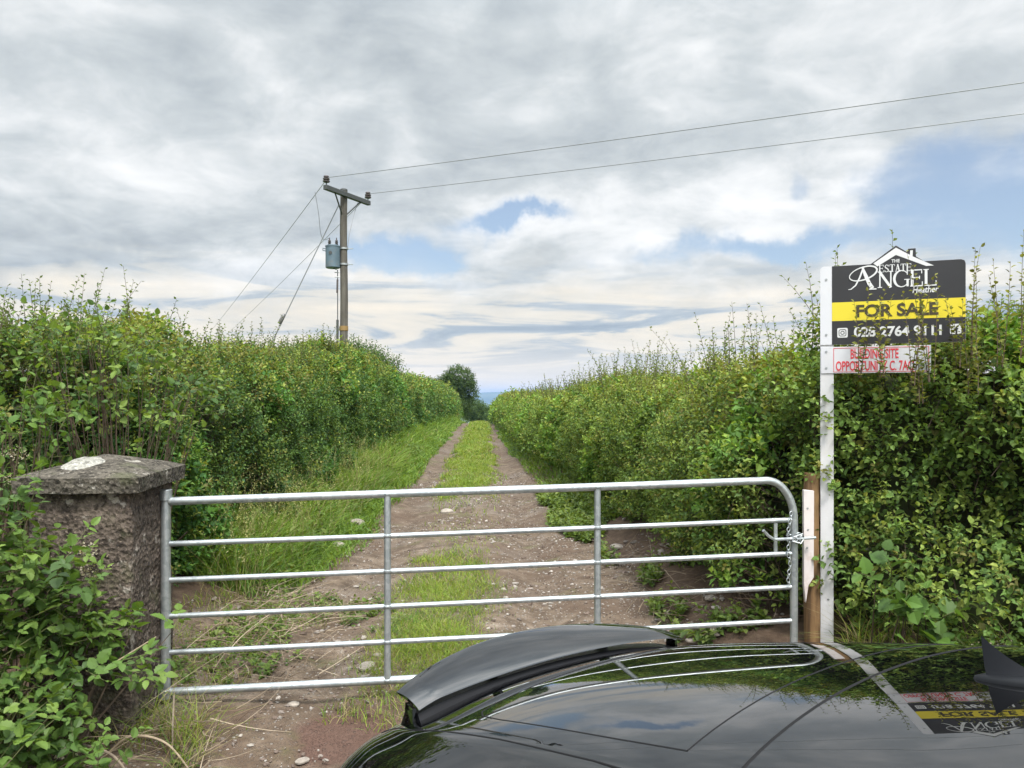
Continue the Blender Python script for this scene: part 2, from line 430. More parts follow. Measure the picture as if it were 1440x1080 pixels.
# ------------------------------------------------------------------ metal and timber
def galv_material():
    m, g = mat('galvanised_steel')
    tc = g.n('ShaderNodeTexCoord').outputs['Object']
    v = g.n('ShaderNodeTexVoronoi', ins={'Scale': 45.0}); g.t.links.new(tc, v.inputs['Vector'])
    s = g.n('ShaderNodeSeparateColor', ins={0: v.outputs['Color']}).outputs[0]
    n = g.noise(tc, 7, 6, .6)
    c = g.mix(s, (.33, .365, .385), (.47, .50, .515)); c = g.mix(g.m('MULTIPLY', g.smooth(n, .5, .7), .5), c, (.27, .285, .285))
    r = g.m('ADD', .30, g.m('MULTIPLY', n, .22))
    p = g.n('ShaderNodeBsdfPrincipled', ins={'Base Color': c, 'Roughness': r, 'Metallic': .75, 'Specular IOR Level': .6})
    finish(g, p.outputs[0]); return m
GALV = galv_material()
STEEL = pbr('dull_steel', (.32, .34, .35), .45, .7)
def timber(name, base, dark, scale=(40, 40, 2.5), rough=.75, bump=.5):
    m, g = mat(name)
    tc = g.n('ShaderNodeTexCoord').outputs['Object']
    mp = g.n('ShaderNodeMapping', ins={0: tc, 3: scale}).outputs[0]
    f = g.noise(mp, 1.0, 8, .65, .4); b2 = g.noise(tc, 3.0, 5, .6)
    c = g.mix(g.smooth(f, .35, .68), base, dark)
    c = g.mix(g.m('MULTIPLY', g.smooth(b2, .45, .7), .4), c, dark)
    b = g.n('ShaderNodeBump', ins={'Strength': bump, 'Distance': .004, 'Height': f})
    p = g.n('ShaderNodeBsdfPrincipled', ins={'Base Color': c, 'Roughness': rough, 'Specular IOR Level': .25, 'Normal': b.outputs[0]})
    finish(g, p.outputs[0]); return m
WHITE_TIMBER = pbr('white_painted_timber', (.52, .52, .535), .5, noise=.05, nscale=5, dirt=(.45, .42, .38), dscale=6, dirt_amt=.35, bump=.15, bscale=60)
RAW_TIMBER = timber('raw_timber', (.24, .15, .095), (.12, .075, .05))
BROWN_TIMBER = timber('brown_stained_timber', (.215, .130, .062), (.105, .062, .032))
GREY_TIMBER = timber('weathered_pole_timber', (.115, .106, .09), (.05, .045, .038), (9, 9, .5))

# ------------------------------------------------------------------ field gate
def build_gate():
    # hinge end and latch end, real positions of the stile axes
    A = Vector((-1.935, 4.30, 0)); B = Vector((1.70, 4.64, 0))
    d = B-A; L = d.length; ang = math.atan2(d.y, d.x)
    root = thing('field_gate', 'closed galvanised six bar steel field gate across the gravel track', 'gate', (A.x, A.y, 0), ang)
    rise = .080
    zl = [1.154, .916, .713, .511, .308, .100]             # bar heights at the hinge
    def z(i, x): return zl[i]+rise*x/L-(.012*(i == 5))
    # hinge stile, with the pair of crook hinges
    mb = MB(); mb.tube([(0, 0, .07), (0, 0, 1.215)], .026, 16); mb.build('hinge_stile', GALV, root)
    mb = MB(); mb.box(-.17, .02, -.012, .012, 1.165, 1.215); mb.lathe([(.034, 1.16), (.034, 1.22)], 14)
    mb.tube([(-.12, -.02, 1.19), (-.12, .02, 1.19)], .014, 8)
    mb.build('hinge', GALV, root, bevel=.002)
    mb = MB(); mb.box(-.12, .02, -.012, .012, .06, .10); mb.lathe([(.034, .055), (.034, .105)], 14); mb.build('hinge', GALV, root, bevel=.002)
    # top rail sweeps down into the latch stile
    r = .30; zt = z(0, L); pts = [(.02, 0, z(0, 0)), (L*.25, 0, z(0, L*.25)), (L*.5, 0, z(0, L*.5)), (L*.75, 0, z(0, L*.75))]
    for k in range(0, 13):
        a = math.pi/2*k/12; rx, rz = .17, .24
        pts.append((L-rx+rx*math.sin(a), 0, zt-rz+rz*math.cos(a)))
    pts += [(L, 0, zt-.6), (L, 0, .14)]
    mb = MB(); mb.tube(pts, .0228, 16); mb.build('top_rail', GALV, root)
    for i in range(1, 6):
        rad = .0152 if i < 5 else .0225
        n = 9; pp = [(L*k/(n-1), 0, z(i, L*k/(n-1))-.004*math.sin(math.pi*k/(n-1))) for k in range(n)]
        mb = MB(); mb.tube(pp, rad, 14); mb.build('bar', GALV, root)
    for px in (545, 840):
        # brace: a flat-ended upright welded to every bar
        k = (px-720)/F_PX; u = d/L; s = (k*A.y-A.x)/(u.x-k*u.y)
        mb = MB(); mb.tube([(s, -.004, z(5, s)), (s, -.004, z(0, s))], .0195, 14)
        for i in range(6):
            mb.ball((s, -.006, z(i, s)), .026, 10, (1, 1, .55))
        mb.build('upright', GALV, root)
    # sprung latch: short upright between bars two and three, handle and bolt
    lx = L-.115
    mb = MB(); mb.box(lx-.010, lx+.010, -.006, .006, z(2, lx), z(1, lx)); mb.build('latch_plate', GALV, root, bevel=.001)
    zm = (z(1, L)+z(2, L))/2-.005
    mb = MB(); mb.tube([(lx-.10, -.055, zm+.055), (lx-.065, -.045, zm+.02), (lx-.02, -.03, zm-.005), (L+.07, -.03, zm), (L+.12, -.03, zm+.002)], .0095, 10); mb.build('latch_bolt', GALV, root)
    # chain looped round the stile, its tail hanging down between the bars
    mb = MB()
    def ringlink(c, tdir, up, R=.0095, r=.0026, n=10):
        c, t, w = Vector(c), Vector(tdir).normalized(), Vector(up).normalized()
        mb.tube([c+t*R*1.5*math.cos(2*math.pi*k/n)+w*R*math.sin(2*math.pi*k/n) for k in range(n+1)], r, 6, False)
    for k in range(26):
        a = 2*math.pi*k/13; rr = .040
        h = zm+.012*math.sin(k*1.7)+(.014 if k > 12 else -.012)
        ringlink((L+rr*math.cos(a)+.006, rr*math.sin(a), h), (-math.sin(a), math.cos(a), 0), (0, 0, 1) if k % 2 else (math.cos(a), math.sin(a), 0))
    for k in range(11):
        zz = zm-.03-k*.0245
        ringlink((L-.042-.006*math.sin(k*.9), -.026, zz), (0, 0, 1), (1, 0, 0) if k % 2 else (0, 1, 0))
    for k in range(6):
        zz = zm+.03+k*.0235
        ringlink((L-.050+.004*k, -.026, zz), (.15, 0, 1), (1, 0, 0) if k % 2 else (0, 1, 0))
    mb.build('chain', GALV, root)
    mb = MB(); mb.tube([(L-.02, -.04, zm+.01), (L+.03, -.05, zm+.03), (L+.05, -.03, zm), (L+.02, -.045, zm-.03), (L-.03, -.04, zm-.015), (L-.02, -.04, zm+.01)], .0045, 6)
    mb.build('wire_tie', STEEL, root)
build_gate()

# ------------------------------------------------------------------ stone gate pier
def stone_material(name, a, b, lich):
    m, g = mat(name)
    tc = g.n('ShaderNodeTexCoord').outputs['Object']
    n = g.noise(tc, 6, 8, .7); f = g.noise(tc, 28, 7, .7)
    v = g.n('ShaderNodeTexVoronoi', ins={'Scale': 42.0}); g.t.links.new(tc, v.inputs['Vector'])
    c = g.ramp(n, [(.3, a), (.5, tuple((x+y)/2 for x, y in zip(a, b))), (.72, b)])
    c = g.mix(g.m('MULTIPLY', g.smooth(f, .47, .60), .8), c, tuple(x*.4 for x in a))
    c = g.mix(g.m('MULTIPLY', g.smooth(g.noise(tc, 55, 5, .6), .56, .66), .7), c, tuple(min(.6, x*1.5) for x in b))
    l2 = g.noise(tc, 9.0, 7, .7); c = g.mix(g.m('MULTIPLY', g.smooth(l2, .59, .65), .8), c, lich)
    l3 = g.noise(tc, 4.0, 6, .6); c = g.mix(g.m('MULTIPLY', g.smooth(l3, .55, .68), .4), c, (.085, .095, .045))
    h = g.m('ADD', g.m('MULTIPLY', f, .6), g.m('MULTIPLY', v.outputs['Distance'], .5))
    bp = g.n('ShaderNodeBump', ins={'Strength': 1.0, 'Distance': .026, 'Height': h})
    p = g.n('ShaderNodeBsdfPrincipled', ins={'Base Color': c, 'Roughness': .92, 'Specular IOR Level': .2, 'Normal': bp.outputs[0]})
    finish(g, p.outputs[0]); return m
ROUGHCAST = stone_material('roughcast_render', (.044, .035, .029), (.150, .120, .098), (.32, .29, .255))
CAPSTONE = stone_material('cap_concrete', (.042, .037, .030), (.135, .120, .098), (.36, .34, .30))
LICHEN = stone_material('white_lichen', (.24, .235, .21), (.36, .35, .315), (.14, .14, .12))
def rough_block(x0, x1, y0, y1, z0, z1, nseg, amp, seed, taper=0):
    """a box of rough faces, welded"""
    P = {}; V = []; Fc = []
    nx, ny, nz = nseg
    def vid(i, j, k):
        key = (i, j, k)
        if key not in P:
            P[key] = len(V); V.append((x0+(x1-x0)*i/nx, y0+(y1-y0)*j/ny, z0+(z1-z0)*k/nz))
        return P[key]
    for k in range(nz):
        for i in range(nx):
            Fc.append([vid(i, 0, k), vid(i+1, 0, k), vid(i+1, 0, k+1), vid(i, 0, k+1)]); Fc.append([vid(i+1, ny, k), vid(i, ny, k), vid(i, ny, k+1), vid(i+1, ny, k+1)])
        for j in range(ny):
            Fc.append([vid(nx, j, k), vid(nx, j+1, k), vid(nx, j+1, k+1), vid(nx, j, k+1)]); Fc.append([vid(0, j+1, k), vid(0, j, k), vid(0, j, k+1), vid(0, j+1, k+1)])
    for i in range(nx):
        for j in range(ny):
            Fc.append([vid(i, j, nz), vid(i+1, j, nz), vid(i+1, j+1, nz), vid(i, j+1, nz)]); Fc.append([vid(i, j+1, 0), vid(i+1, j+1, 0), vid(i+1, j, 0), vid(i, j, 0)])
    V = np.array(V); 
    q = V*9
    dx = np.stack([fbm(q[:, 0], q[:, 1], q[:, 2], seed+i*7, 4) for i in range(3)], 1)
    return V+dx*amp, np.array(Fc)
def build_pier():
    cx, cy = -2.20, 4.17
    root = thing('gate_pier', 'squat roughcast gate pier with a weathered pyramid capstone beside the gate hinge', 'gate pier', (cx, cy, 0), R_(5.0))
    hx, hy = .245, .295
    V, Fc = rough_block(-hx, hx, -hy, hy, -.25, 1.262, (26, 30, 68), .034, 3)
    np_mesh('shaft', V, Fc, ROUGHCAST, root, None, True)
    # cap: thick slab edge, then four slopes to a blunt point
    o = .058; ex, ey = hx+o, hy+o; z0, z1, za = 1.258, 1.336, 1.432
    n = 22; U = np.linspace(-1, 1, n); X, Y, Fq = grid(U, U)
    m = np.maximum(np.abs(X), np.abs(Y)); Zt = z1+(za-z1)*(1-m)**.92
    top = np.stack([X*ex, Y*ey, Zt], 1)
    bot = np.stack([X*ex*.985, Y*ey*.985, np.full_like(X, z0)], 1)
    V = [top, bot]; N = n*n
    F2 = [Fq, Fq[:, ::-1]+N]
    edge = [i for i in range(n)]+[n-1+n*i for i in range(1, n)]+[N-1-i for i in range(1, n)]+[N-n-n*i for i in range(1, n-1)]
    ed = np.array(edge); nx = np.roll(ed, -1)
    F2.append(np.stack([ed+N, nx+N, nx, ed], 1))
    V = np.concatenate(V); q = V*8
    V = V+np.stack([fbm(q[:, 0], q[:, 1], q[:, 2], 50+i*7, 4) for i in range(3)], 1)*.014
    cap = np_mesh('capstone', V, np.concatenate(F2), CAPSTONE, root, None, True)
    cap.data.set_sharp_from_angle(angle=R_(40))
    # a pale lichen rosette on the slope towards the road
    mb = MB(); k = 26; c = Vector((-.055, -.15, 0)); vs = []
    def surf(x, y): return z1+(za-z1)*(1-max(abs(x/ex), abs(y/ey)))**.92+.010
    vs.append((c.x, c.y, surf(c.x, c.y)+.004))
    for ring in (.55, 1.0):
        for i in range(k):
            a = 2*math.pi*i/k; rr = ring*(1+.06*math.sin(a*3+1)+.05*math.sin(a*7))
            x, y = c.x+.098*rr*math.cos(a), c.y+.115*rr*math.sin(a)
            vs.append((x, y, surf(x, y)-(.012 if ring == 1 else -.002)))
    mb.add(vs, [(0, 1+i, 1+(i+1) % k) for i in range(k)]+[(1+i, 1+k+i, 1+k+(i+1) % k, 1+(i+1) % k) for i in range(k)])
    mb.build('lichen', LICHEN, cap)
build_pier()

# ------------------------------------------------------------------ latch post
def build_latch_post():
    root = thing('latch_post', 'round brown timber gate post with a white offcut board nailed on', 'gate post', (1.862, 4.76, 0))
    mb = MB(); n = 13
    pts = [(.010*math.sin(i*.5)-.012*(1-i/(n-1)), 0, -.3+1.565*i/(n-1)) for i in range(n)]
    mb.tube(pts, [.056-.008*i/(n-1) for i in range(n)], 16); mb.build('post', BROWN_TIMBER, root, 50)
    x0, y = -.088, -.085
    mb = MB(); mb.prism([(x0, .60), (x0+.012, .485), (x0+.028, .59), (x0+.060, .64), (x0+.062, 1.165), (x0, 1.172)], y, y+.028)
    bd = mb.build('offcut_board', pbr('pink_white_board', (.52, .475, .47), .6, noise=.06, nscale=6, dirt=(.40, .30, .27), dscale=9, dirt_amt=.5), root, bevel=.0015)
    for (dx, z) in ((.022, 1.06), (.018, .82), (.025, .93)):
        mb = MB(); mb.lathe([(.0055, 0), (.0055, .003)], 8, Matrix.Translation((x0+dx, y, z)) @ Matrix.Rotation(R_(90), 4, 'X')); mb.build('nail', STEEL, bd)
build_latch_post()

# ------------------------------------------------------------------ sale sign
def text_mesh(s, name, size, m, parent, loc, bold=0.0, sx=1.0, shear=0.0, width=None, align='LEFT', ext=.0008):
    cu = bpy.data.curves.new(name, 'FONT'); cu.body = s; cu.size = size; cu.offset = bold; cu.shear = shear; cu.extrude = ext; cu.align_x = align
    cu.resolution_u = 4
    t = bpy.data.objects.new('tmp', cu); COL.objects.link(t)
    dg = bpy.context.evaluated_depsgraph_get(); me = bpy.data.meshes.new_from_object(t.evaluated_get(dg))
    bpy.data.objects.remove(t)
    n = len(me.vertices); co = np.empty(n*3, np.float32); me.vertices.foreach_get('co', co); co = co.reshape(-1, 3)
    if width:
        x0, x1 = co[:, 0].min(), co[:, 0].max(); k = width/(x1-x0); co[:, 0] = (co[:, 0]-x0)*k
    else: co[:, 0] *= sx
    me.vertices.foreach_set('co', co.ravel()); me.update()
    o = link(name, me, m, parent); o.location = loc; o.rotation_euler = (R_(90), 0, 0)
    return o
def ribbon(mb, pts, w, y, th=.0012):
    """a flat brush stroke in the x,z plane with its own width at each point"""
    P = [Vector((p[0], p[1])) for p in pts]; ww = w if hasattr(w, '__len__') else [w]*len(P)
    l, r = [], []
    for i, p in enumerate(P):
        t = (P[min(i+1, len(P)-1)]-P[max(i-1, 0)]).normalized(); nn = Vector((-t.y, t.x))*ww[i]/2
        l.append(p+nn); r.append(p-nn)
    n = len(P)
    vs = [(a.x, y, a.y) for a in l]+[(a.x, y, a.y) for a in r]+[(a.x, y+th, a.y) for a in l]+[(a.x, y+th, a.y) for a in r]
    fs = []
    for i in range(n-1):
        fs += [(i, n+i, n+i+1, i+1), (i, i+1, 2*n+i+1, 2*n+i), (n+i, 3*n+i, 3*n+i+1, n+i+1)]
    fs += [(0, 2*n, 3*n, n), (n-1, 2*n-1, 4*n-1, 3*n-1)]
    mb.add(vs, fs)
def serif_letter(mb, ch, x, z, w, h, y):
    """roman capitals: thick and thin strokes with bracket serifs, box x..x+w, z..z+h"""
    T, t, sr = .20*h*.72, .075*h, .05*h; st = [0]
    def S(pts, ww): st[0] += 1; ribbon(mb, [(x+a*w, z+b*h) for a, b in pts], ww, y-.00012*st[0])
    def serif(cx, cz, half): S([(cx-half, cz), (cx+half, cz)], sr)
    if ch == 'E':
        S([(.2, 0), (.2, 1)], T); S([(.05, .975), (.92, .975)], sr*1.3); S([(.05, .025), (.97, .025)], sr*1.3); S([(.2, .52), (.75, .52)], sr*1.3)
        S([(.91, 1), (.91, .76)], sr); S([(.96, 0), (.96, .27)], sr); S([(.75, .42), (.75, .62)], sr)
    elif ch == 'L':
        S([(.22, 0), (.22, 1)], T); serif(.22, .975, .2); S([(.03, .025), (.97, .025)], sr*1.3); S([(.96, 0), (.96, .30)], sr)
    elif ch == 'T':
        S([(.5, 0), (.5, 1)], T); S([(.02, .975), (.98, .975)], sr*1.3); S([(.03, 1), (.03, .74)], sr); S([(.97, 1), (.97, .74)], sr); serif(.5, .025, .22)
    elif ch == 'A':
        S([(.14, 0), (.5, 1)], t); S([(.48, 1), (.84, 0)], T); S([(.27, .36), (.70, .36)], sr*1.2); serif(.12, .025, .13); serif(.85, .025, .16)
    elif ch == 'N':
        S([(.16, 0), (.16, 1)], t); S([(.12, 1), (.86, 0)], T); S([(.86, 0), (.86, 1)], t); serif(.16, .025, .14); serif(.86, .975, .14); serif(.12, .975, .1)
    elif ch == 'G':
        pts, ww = [], []
        for k in range(25):
            a = R_(42+k*276/24); pts.append((.52+.46*math.cos(a), .5+.49*math.sin(a))); ww.append(t*.7+(T-t*.7)*max(0, -math.cos(a))**1.2)
        S(pts, ww); S([(.90, .02), (.90, .44)], T*.85); serif(.86, .44, .17); S([(.88, .98), (.88, .72)], sr)
    elif ch == 'S':
        pts = [(.80, .80), (.66, .95), (.45, .98), (.25, .90), (.18, .75), (.26, .62), (.5, .51), (.74, .39), (.83, .24), (.74, .09), (.52, .02), (.30, .05), (.14, .20)]
        ww = [t*.7, t, t, T*.6, T*.8, T*.95, T, T*.95, T*.8, T*.6, t, t, t*.7]
        S(pts, ww); S([(.82, .98), (.82, .74)], sr); S([(.12, .02), (.12, .28)], sr)
def build_sign():
    P0 = Vector((1.889, 4.715, 0)); P1 = Vector((2.612, 4.43, 0)); u = P1-P0; W = u.length
    root = thing('sale_sign', 'black and yellow for sale board on a tall white timber post in the hedge', 'sale sign', P0, math.atan2(u.y, u.x))
    BW = pbr('white_board', (.50, .51, .545), .4, noise=.03, nscale=4, dirt=(.55, .53, .50), dscale=5, dirt_amt=.25)
    BK = pbr('black_print', (.012, .012, .015), .42, noise=.15, nscale=6)
    YL = pbr('yellow_print', (.56, .46, .02), .4)
    YT = pbr('brown_black_print', (.035, .026, .008), .45)
    WH = pbr('white_print', (.54, .55, .56), .4)
    RD = pbr('red_print', (.55, .035, .05), .45)
    # post behind the boards, standing on a dark timber stub
    mb = MB(); mb.box(.0, .076, .0, .048, .17, 2.50); mb.build('post', WHITE_TIMBER, root, bevel=.003)
    mb = MB(); mb.box(-.006, .106, -.018, .055, -.25, .168); mb.build('stub', RAW_TIMBER, root, bevel=.004)
    for z in (1.17, .75, .50):
        mb = MB(); mb.lathe([(.006, 0), (.006, .003)], 10, Matrix.Translation((.045, 0, z)) @ Matrix.Rotation(R_(90), 4, 'X')); mb.build('nail', STEEL, root)
    # main board; outline carries the little roof of the emblem
    x0 = .066; w = W-x0; zt, zb = 2.532, 2.054; h = zt-zb
    def bx(f): return x0+f*w
    def bz(f): return zt-f*h
    y = -.006
    c = .016
    roof = [(bx(.30), zt), (bx(.492), bz(-.215)), (bx(.575), bz(-.125)), (bx(.582), bz(-.165)), (bx(.638), bz(-.165)), (bx(.641), bz(-.065)), (bx(.70), zt)]
    outline = [(0, zb), (W, zb), (W, zt-c*1.5), (W-c*.45, zt-c*.45), (W-c*1.5, zt)]+roof[::-1]+[(c*1.2, zt), (c*.35, zt-c*.35), (0, zt-c*1.2)]
    mb = MB(); mb.prism(outline, y, -.0005); bd = mb.build('board', BW, root, 30)
    f1 = y-.0012
    mb = MB(); mb.prism([(x0, bz(.465)), (W-.001, bz(.465)), (W-.001, zt-c*1.5), (W-c*.45, zt-c*.5), (W-c*1.5, zt-.001)]+[(a, b-.001) for a, b in roof[::-1]]+[(x0, zt-.001)], f1, y)
    mb.prism([(x0, zb+.001), (W-.001, zb+.001), (W-.001, bz(.70)), (x0, bz(.70))], f1, y); mb.build('black_field', BK, bd, 30)
    mb = MB(); mb.prism([(x0, bz(.70)), (W-.001, bz(.70)), (W-.001, bz(.465)), (x0, bz(.465))], f1-.0002, y); mb.build('yellow_band', YL, bd, 30)
    f2 = f1-.0014
    # white roof over the lettering
    mb = MB(); th = .088*h
    L0, ap, R0 = (bx(.322), bz(-.005)), (bx(.492), bz(-.185)), (bx(.770), bz(.06))
    mb.prism([L0, (bx(.352), bz(.035)), (bx(.492), bz(-.095)), (bx(.715), bz(.062)), R0, (bx(.615), bz(-.065)), (bx(.618), bz(-.14)), (bx(.598), bz(-.14)), (bx(.596), bz(-.085)), ap], f2, f1)
    mb.build('roof_emblem', WH, bd, 20)
    # lettering
    mb = MB(); xx = bx(.362)
    adv = (.245*w)/5.75
    for ch in 'ESTATE':
        serif_letter(mb, ch, xx, bz(.112), adv*.90, .092*h, f2); xx += adv*.97
    xx = bx(.352)
    for ch, ww in zip('NGEL', (.118, .118, .098, .098)):
        serif_letter(mb, ch, xx, bz(.305), ww*w, .205*h, f2-.001); xx += ww*w*1.02
    # the tall swash A with its ring
    A = lambda a, b: (bx(a), bz(b))
    ribbon(mb, [A(.247, .035), A(.215, .17), A(.185, .26), A(.150, .305), A(.128, .31)], [.010, .009, .008, .006, .003], f2-.002)
    ribbon(mb, [A(.236, .035), A(.262, .14), A(.29, .245), A(.315, .305)], [.010, .019, .021, .021], f2-.0022)
    ribbon(mb, [A(.288, .315), A(.345, .315)], .007, f2-.0024)
    n = 36
    ribbon(mb, [A(.243+.105*math.cos(R_(k*10))*1.0+.012*math.sin(R_(k*10)), .115-.085*math.sin(R_(k*10))-.028*math.cos(R_(k*10))) for k in range(n+1)], [.0075+.0025*math.cos(R_(k*10)) for k in range(n+1)], f2-.0026)
    mb.build('lettering', WH, bd, 20)
    text_mesh('THE', 'lettering', .040*h/.7, WH, bd, (bx(.458), f2, bz(-.002)), .0006, width=.062*w)
    text_mesh('Heather', 'lettering', .078*h/.72, WH, bd, (bx(.615), f2, bz(.385)), .0008, width=.19*w, shear=.18)
    text_mesh('FOR SALE', 'lettering', .150*h/.72, YT, bd, (bx(.19), f2, bz(.655)), .0032, width=.615*w)
    text_mesh('028 2764 9111', 'lettering', .120*h/.72, WH, bd, (bx(.172), f2, bz(.905)), .0024, width=.655*w)
    # the two picture icons at the ends of the number
    def rrect(cx, cz, s, r, n=5):
        out = []
        for (sx, sz, a0) in ((1, 1, 0), (-1, 1, 90), (-1, -1, 180), (1, -1, 270)):
            for k in range(n+1):
                a = R_(a0+90*k/n); out.append((cx+sx*(s-r)+r*math.cos(a), cz+sz*(s-r)+r*math.sin(a)))
        return out
    cx, cz = bx(.083), bz(.852); s = .061*h
    mb = MB(); mb.prism(rrect(cx, cz, s, s*.3), f2, f1); ic = mb.build('camera_icon', WH, bd, 20)
    mb = MB(); ribbon(mb, rrect(cx, cz, s*.66, s*.3)+[rrect(cx, cz, s*.66, s*.3)[0]], s*.13, f2-.0008, .0006)
    ribbon(mb, [(cx+s*.33*math.cos(R_(20*k)), cz+s*.33*math.sin(R_(20*k))) for k in range(19)], s*.14, f2-.0009, .0006)
    mb.build('icon_lines', BK, ic, 20)
    cx, cz = bx(.928), bz(.842)
    mb = MB(); mb.prism(rrect(cx, cz, s, s*.3), f2, f1); ic = mb.build('letter_icon', WH, bd, 20)
    mb = MB(); ribbon(mb, [(cx+s*.12, cz-s), (cx+s*.12, cz+s*.2), (cx+s*.2, cz+s*.48), (cx+s*.5, cz+s*.55)], [s*.32, s*.32, s*.3, s*.26], f2-.0008, .0006)
    ribbon(mb, [(cx-s*.22, cz+s*.02), (cx+s*.46, cz+s*.02)], s*.24, f2-.0011, .0006); mb.build('icon_lines', BK, ic, 20)
    for z in (2.452, 2.115):
        mb = MB(); mb.lathe([(.0075, 0), (.0065, .003)], 10, Matrix.Translation((.034, y, z)) @ Matrix.Rotation(R_(90), 4, 'X')); mb.build('bolt', STEEL, bd)
    # lower plate
    z1, z0, w2 = 2.040, 1.880, .60
    mb = MB(); mb.box(.004, w2, y, -.0005, z0, z1); pl = mb.build('notice_plate', BW, root, 30, .001)
    mb = MB(); a, b = .076, w2-.012
    for k, (q, r) in enumerate((((a, z0+.008), (b, z0+.008)), ((a, z1-.008), (b, z1-.008)), ((a, z0+.008), (a, z1-.008)), ((b, z0+.008), (b, z1-.008)))): ribbon(mb, [q, r], .003, y-.0012-.0001*k)
    mb.build('red_border', RD, pl, 20)
    text_mesh('BUILDING SITE', 'lettering', .058/.72, RD, pl, (.170, y-.0012, 1.968), .0015, width=.26)
    text_mesh('OPPORTUNITY C. 7AC', 'lettering', .058/.72, RD, pl, (.088, y-.0012, 1.896), .0015, width=.42)
    for z in (2.012, 1.912):
        mb = MB(); mb.lathe([(.0075, 0), (.0065, .003)], 10, Matrix.Translation((.034, y, z)) @ Matrix.Rotation(R_(90), 4, 'X')); mb.build('bolt', STEEL, pl)
build_sign()

# ------------------------------------------------------------------ pole, transformer, wires
def at(px, py, Y): return Vector(((px-720)/F_PX*Y, Y, EYE+(555-py)/F_PX*Y))
def build_pole():
    bx_, by_ = (483.5-720)/F_PX*22, 22.0
    zt = EYE+287/F_PX*22
    root = thing('power_pole', 'weathered timber electricity pole carrying a grey transformer above the hedge', 'power pole', (bx_, by_, 0))
    TR = pbr('transformer_grey', (.075, .115, .145), .5, .1, noise=.12, nscale=3, dirt=(.16, .13, .11), dscale=4, dirt_amt=.35)
    POR = pbr('brown_porcelain', (.06, .05, .05), .2)
    DK = pbr('dark_iron', (.06, .065, .065), .6, .4)
    n = 14
    mb = MB(); mb.tube([(.01*math.sin(i), 0, -.4+(zt+.4)*i/(n-1)) for i in range(n)], [.124-.026*i/(n-1) for i in range(n)], 18); mb.build('pole', GREY_TIMBER, root, 50)
    mb = MB(); mb.lathe([(.108, zt-.02), (.105, zt+.03), (.06, zt+.06), (.01, zt+.065)], 16); mb.build('cap', DK, root)
    # crossarm from the near left end to the far right end
    pl = at(457, 263, 21.0)-Vector((bx_, by_, 0)); pr = at(519, 286, 23.0)-Vector((bx_, by_, 0))
    off = Vector((.08, -.11, 0))
    d = (pr-pl).normalized(); s = d.cross(Vector((0, 0, 1))).normalized()
    M = Matrix((( d.x, s.x, 0, pl.x), (d.y, s.y, 0, pl.y), (d.z, s.z, 1, pl.z), (0, 0, 0, 1)))
    Lc = (pr-pl).length
    mb = MB(); mb.box(0, Lc, -.06, .06, -.065, .065, M); arm = mb.build('crossarm', DK, root, bevel=.008)
    mid = pl+d*Lc*.5
    for sgn in (-1, 1):
        mb = MB(); mb.tube([mid+d*sgn*.62+Vector((0, 0, -.06)), Vector((0, 0, mid.z-.55))+d*sgn*.09], .022, 8); mb.build('brace', DK, root)
    ends = []
    for e in (pl+d*.06, pr-d*.06):
        mb = MB(); T = Matrix.Translation((e.x, e.y, e.z))
        mb.lathe([(.016, .05), (.016, .17)], 8, T)
        ins = mb.build('pin', DK, root)
        mb = MB(); mb.lathe([(.05, .13), (.095, .15), (.10, .18), (.06, .20), (.09, .215), (.095, .245), (.055, .265), (.075, .28), (.075, .31), (.04, .335)], 16, T); mb.build('insulator', POR, root)
        ends.append(Vector((bx_, by_, 0))+e+Vector((0, 0, .27)))
    # transformer hung on the road side of the pole
    tx, ty = (469.5-720)/F_PX*22-bx_, -.10
    z1, z0 = EYE+208/F_PX*22, EYE+177/F_PX*22
    T = Matrix.Translation((tx-.005, ty, 0))
    mb = MB(); mb.lathe([(.185, z0), (.205, z0+.02), (.205, z1-.03), (.215, z1-.03), (.215, z1), (.14, z1+.03)], 24, T)
    tr = mb.build('transformer', TR, root)
    for dx in (-.10, .10):
        mb = MB(); mb.lathe([(.035, z1), (.05, z1+.05), (.03, z1+.06), (.05, z1+.10), (.03, z1+.11), (.045, z1+.15), (.02, z1+.17), (.012, z1+.24)], 12, Matrix.Translation((tx+dx, ty, 0)) @ Matrix.Rotation(R_(-6 if dx < 0 else 3), 4, 'Y') if False else Matrix.Translation((tx+dx, ty, 0))); mb.build('bushing', POR, tr)
    mb = MB(); mb.tube([(tx-.21, ty, z1-.08), (tx-.29, ty, z1-.06), (tx-.29, ty, z1-.12), (tx-.21, ty, z1-.14)], .014, 6); mb.build('lifting_lug', TR, tr)
    mb = MB(); mb.lathe([(.05, 0), (.05, .02)], 12, Matrix.Translation((tx-.03, ty-.20, z1-.22)) @ Matrix.Rotation(R_(90), 4, 'X')); mb.build('cover_plate', DK, tr)
    for z in (z1-.08, z0+.1):
        mb = MB(); mb.lathe([(.128, z), (.128, z+.05)], 16); mb.tube([(.14, -.02, z+.02), (.27, -.03, z+.02)], .014, 6); mb.build('bracket', STEEL, root)
    for z in (z0-.25, z0-.12):
        mb = MB(); mb.tube([(-.10, -.08, z), (-.24, -.10, z)], .013, 6); mb.build('step_peg', STEEL, root)
    zg = EYE+105/F_PX*22
    mb = MB(); mb.tube([(-.17, -.05, -.2), (-.17, -.05, zg)], .035, 8); mb.tube([(-.165, -.05, zg), (-.165, -.05, z0-.05), (tx, ty, z0)], .014, 6); mb.build('cable_guard', DK, root)
    mb = MB(); mb.tube([(-.17, -.09, z0-.70), (-.16, -.09, z0-.32)], .028, 8); mb.build('fuse', POR, root)
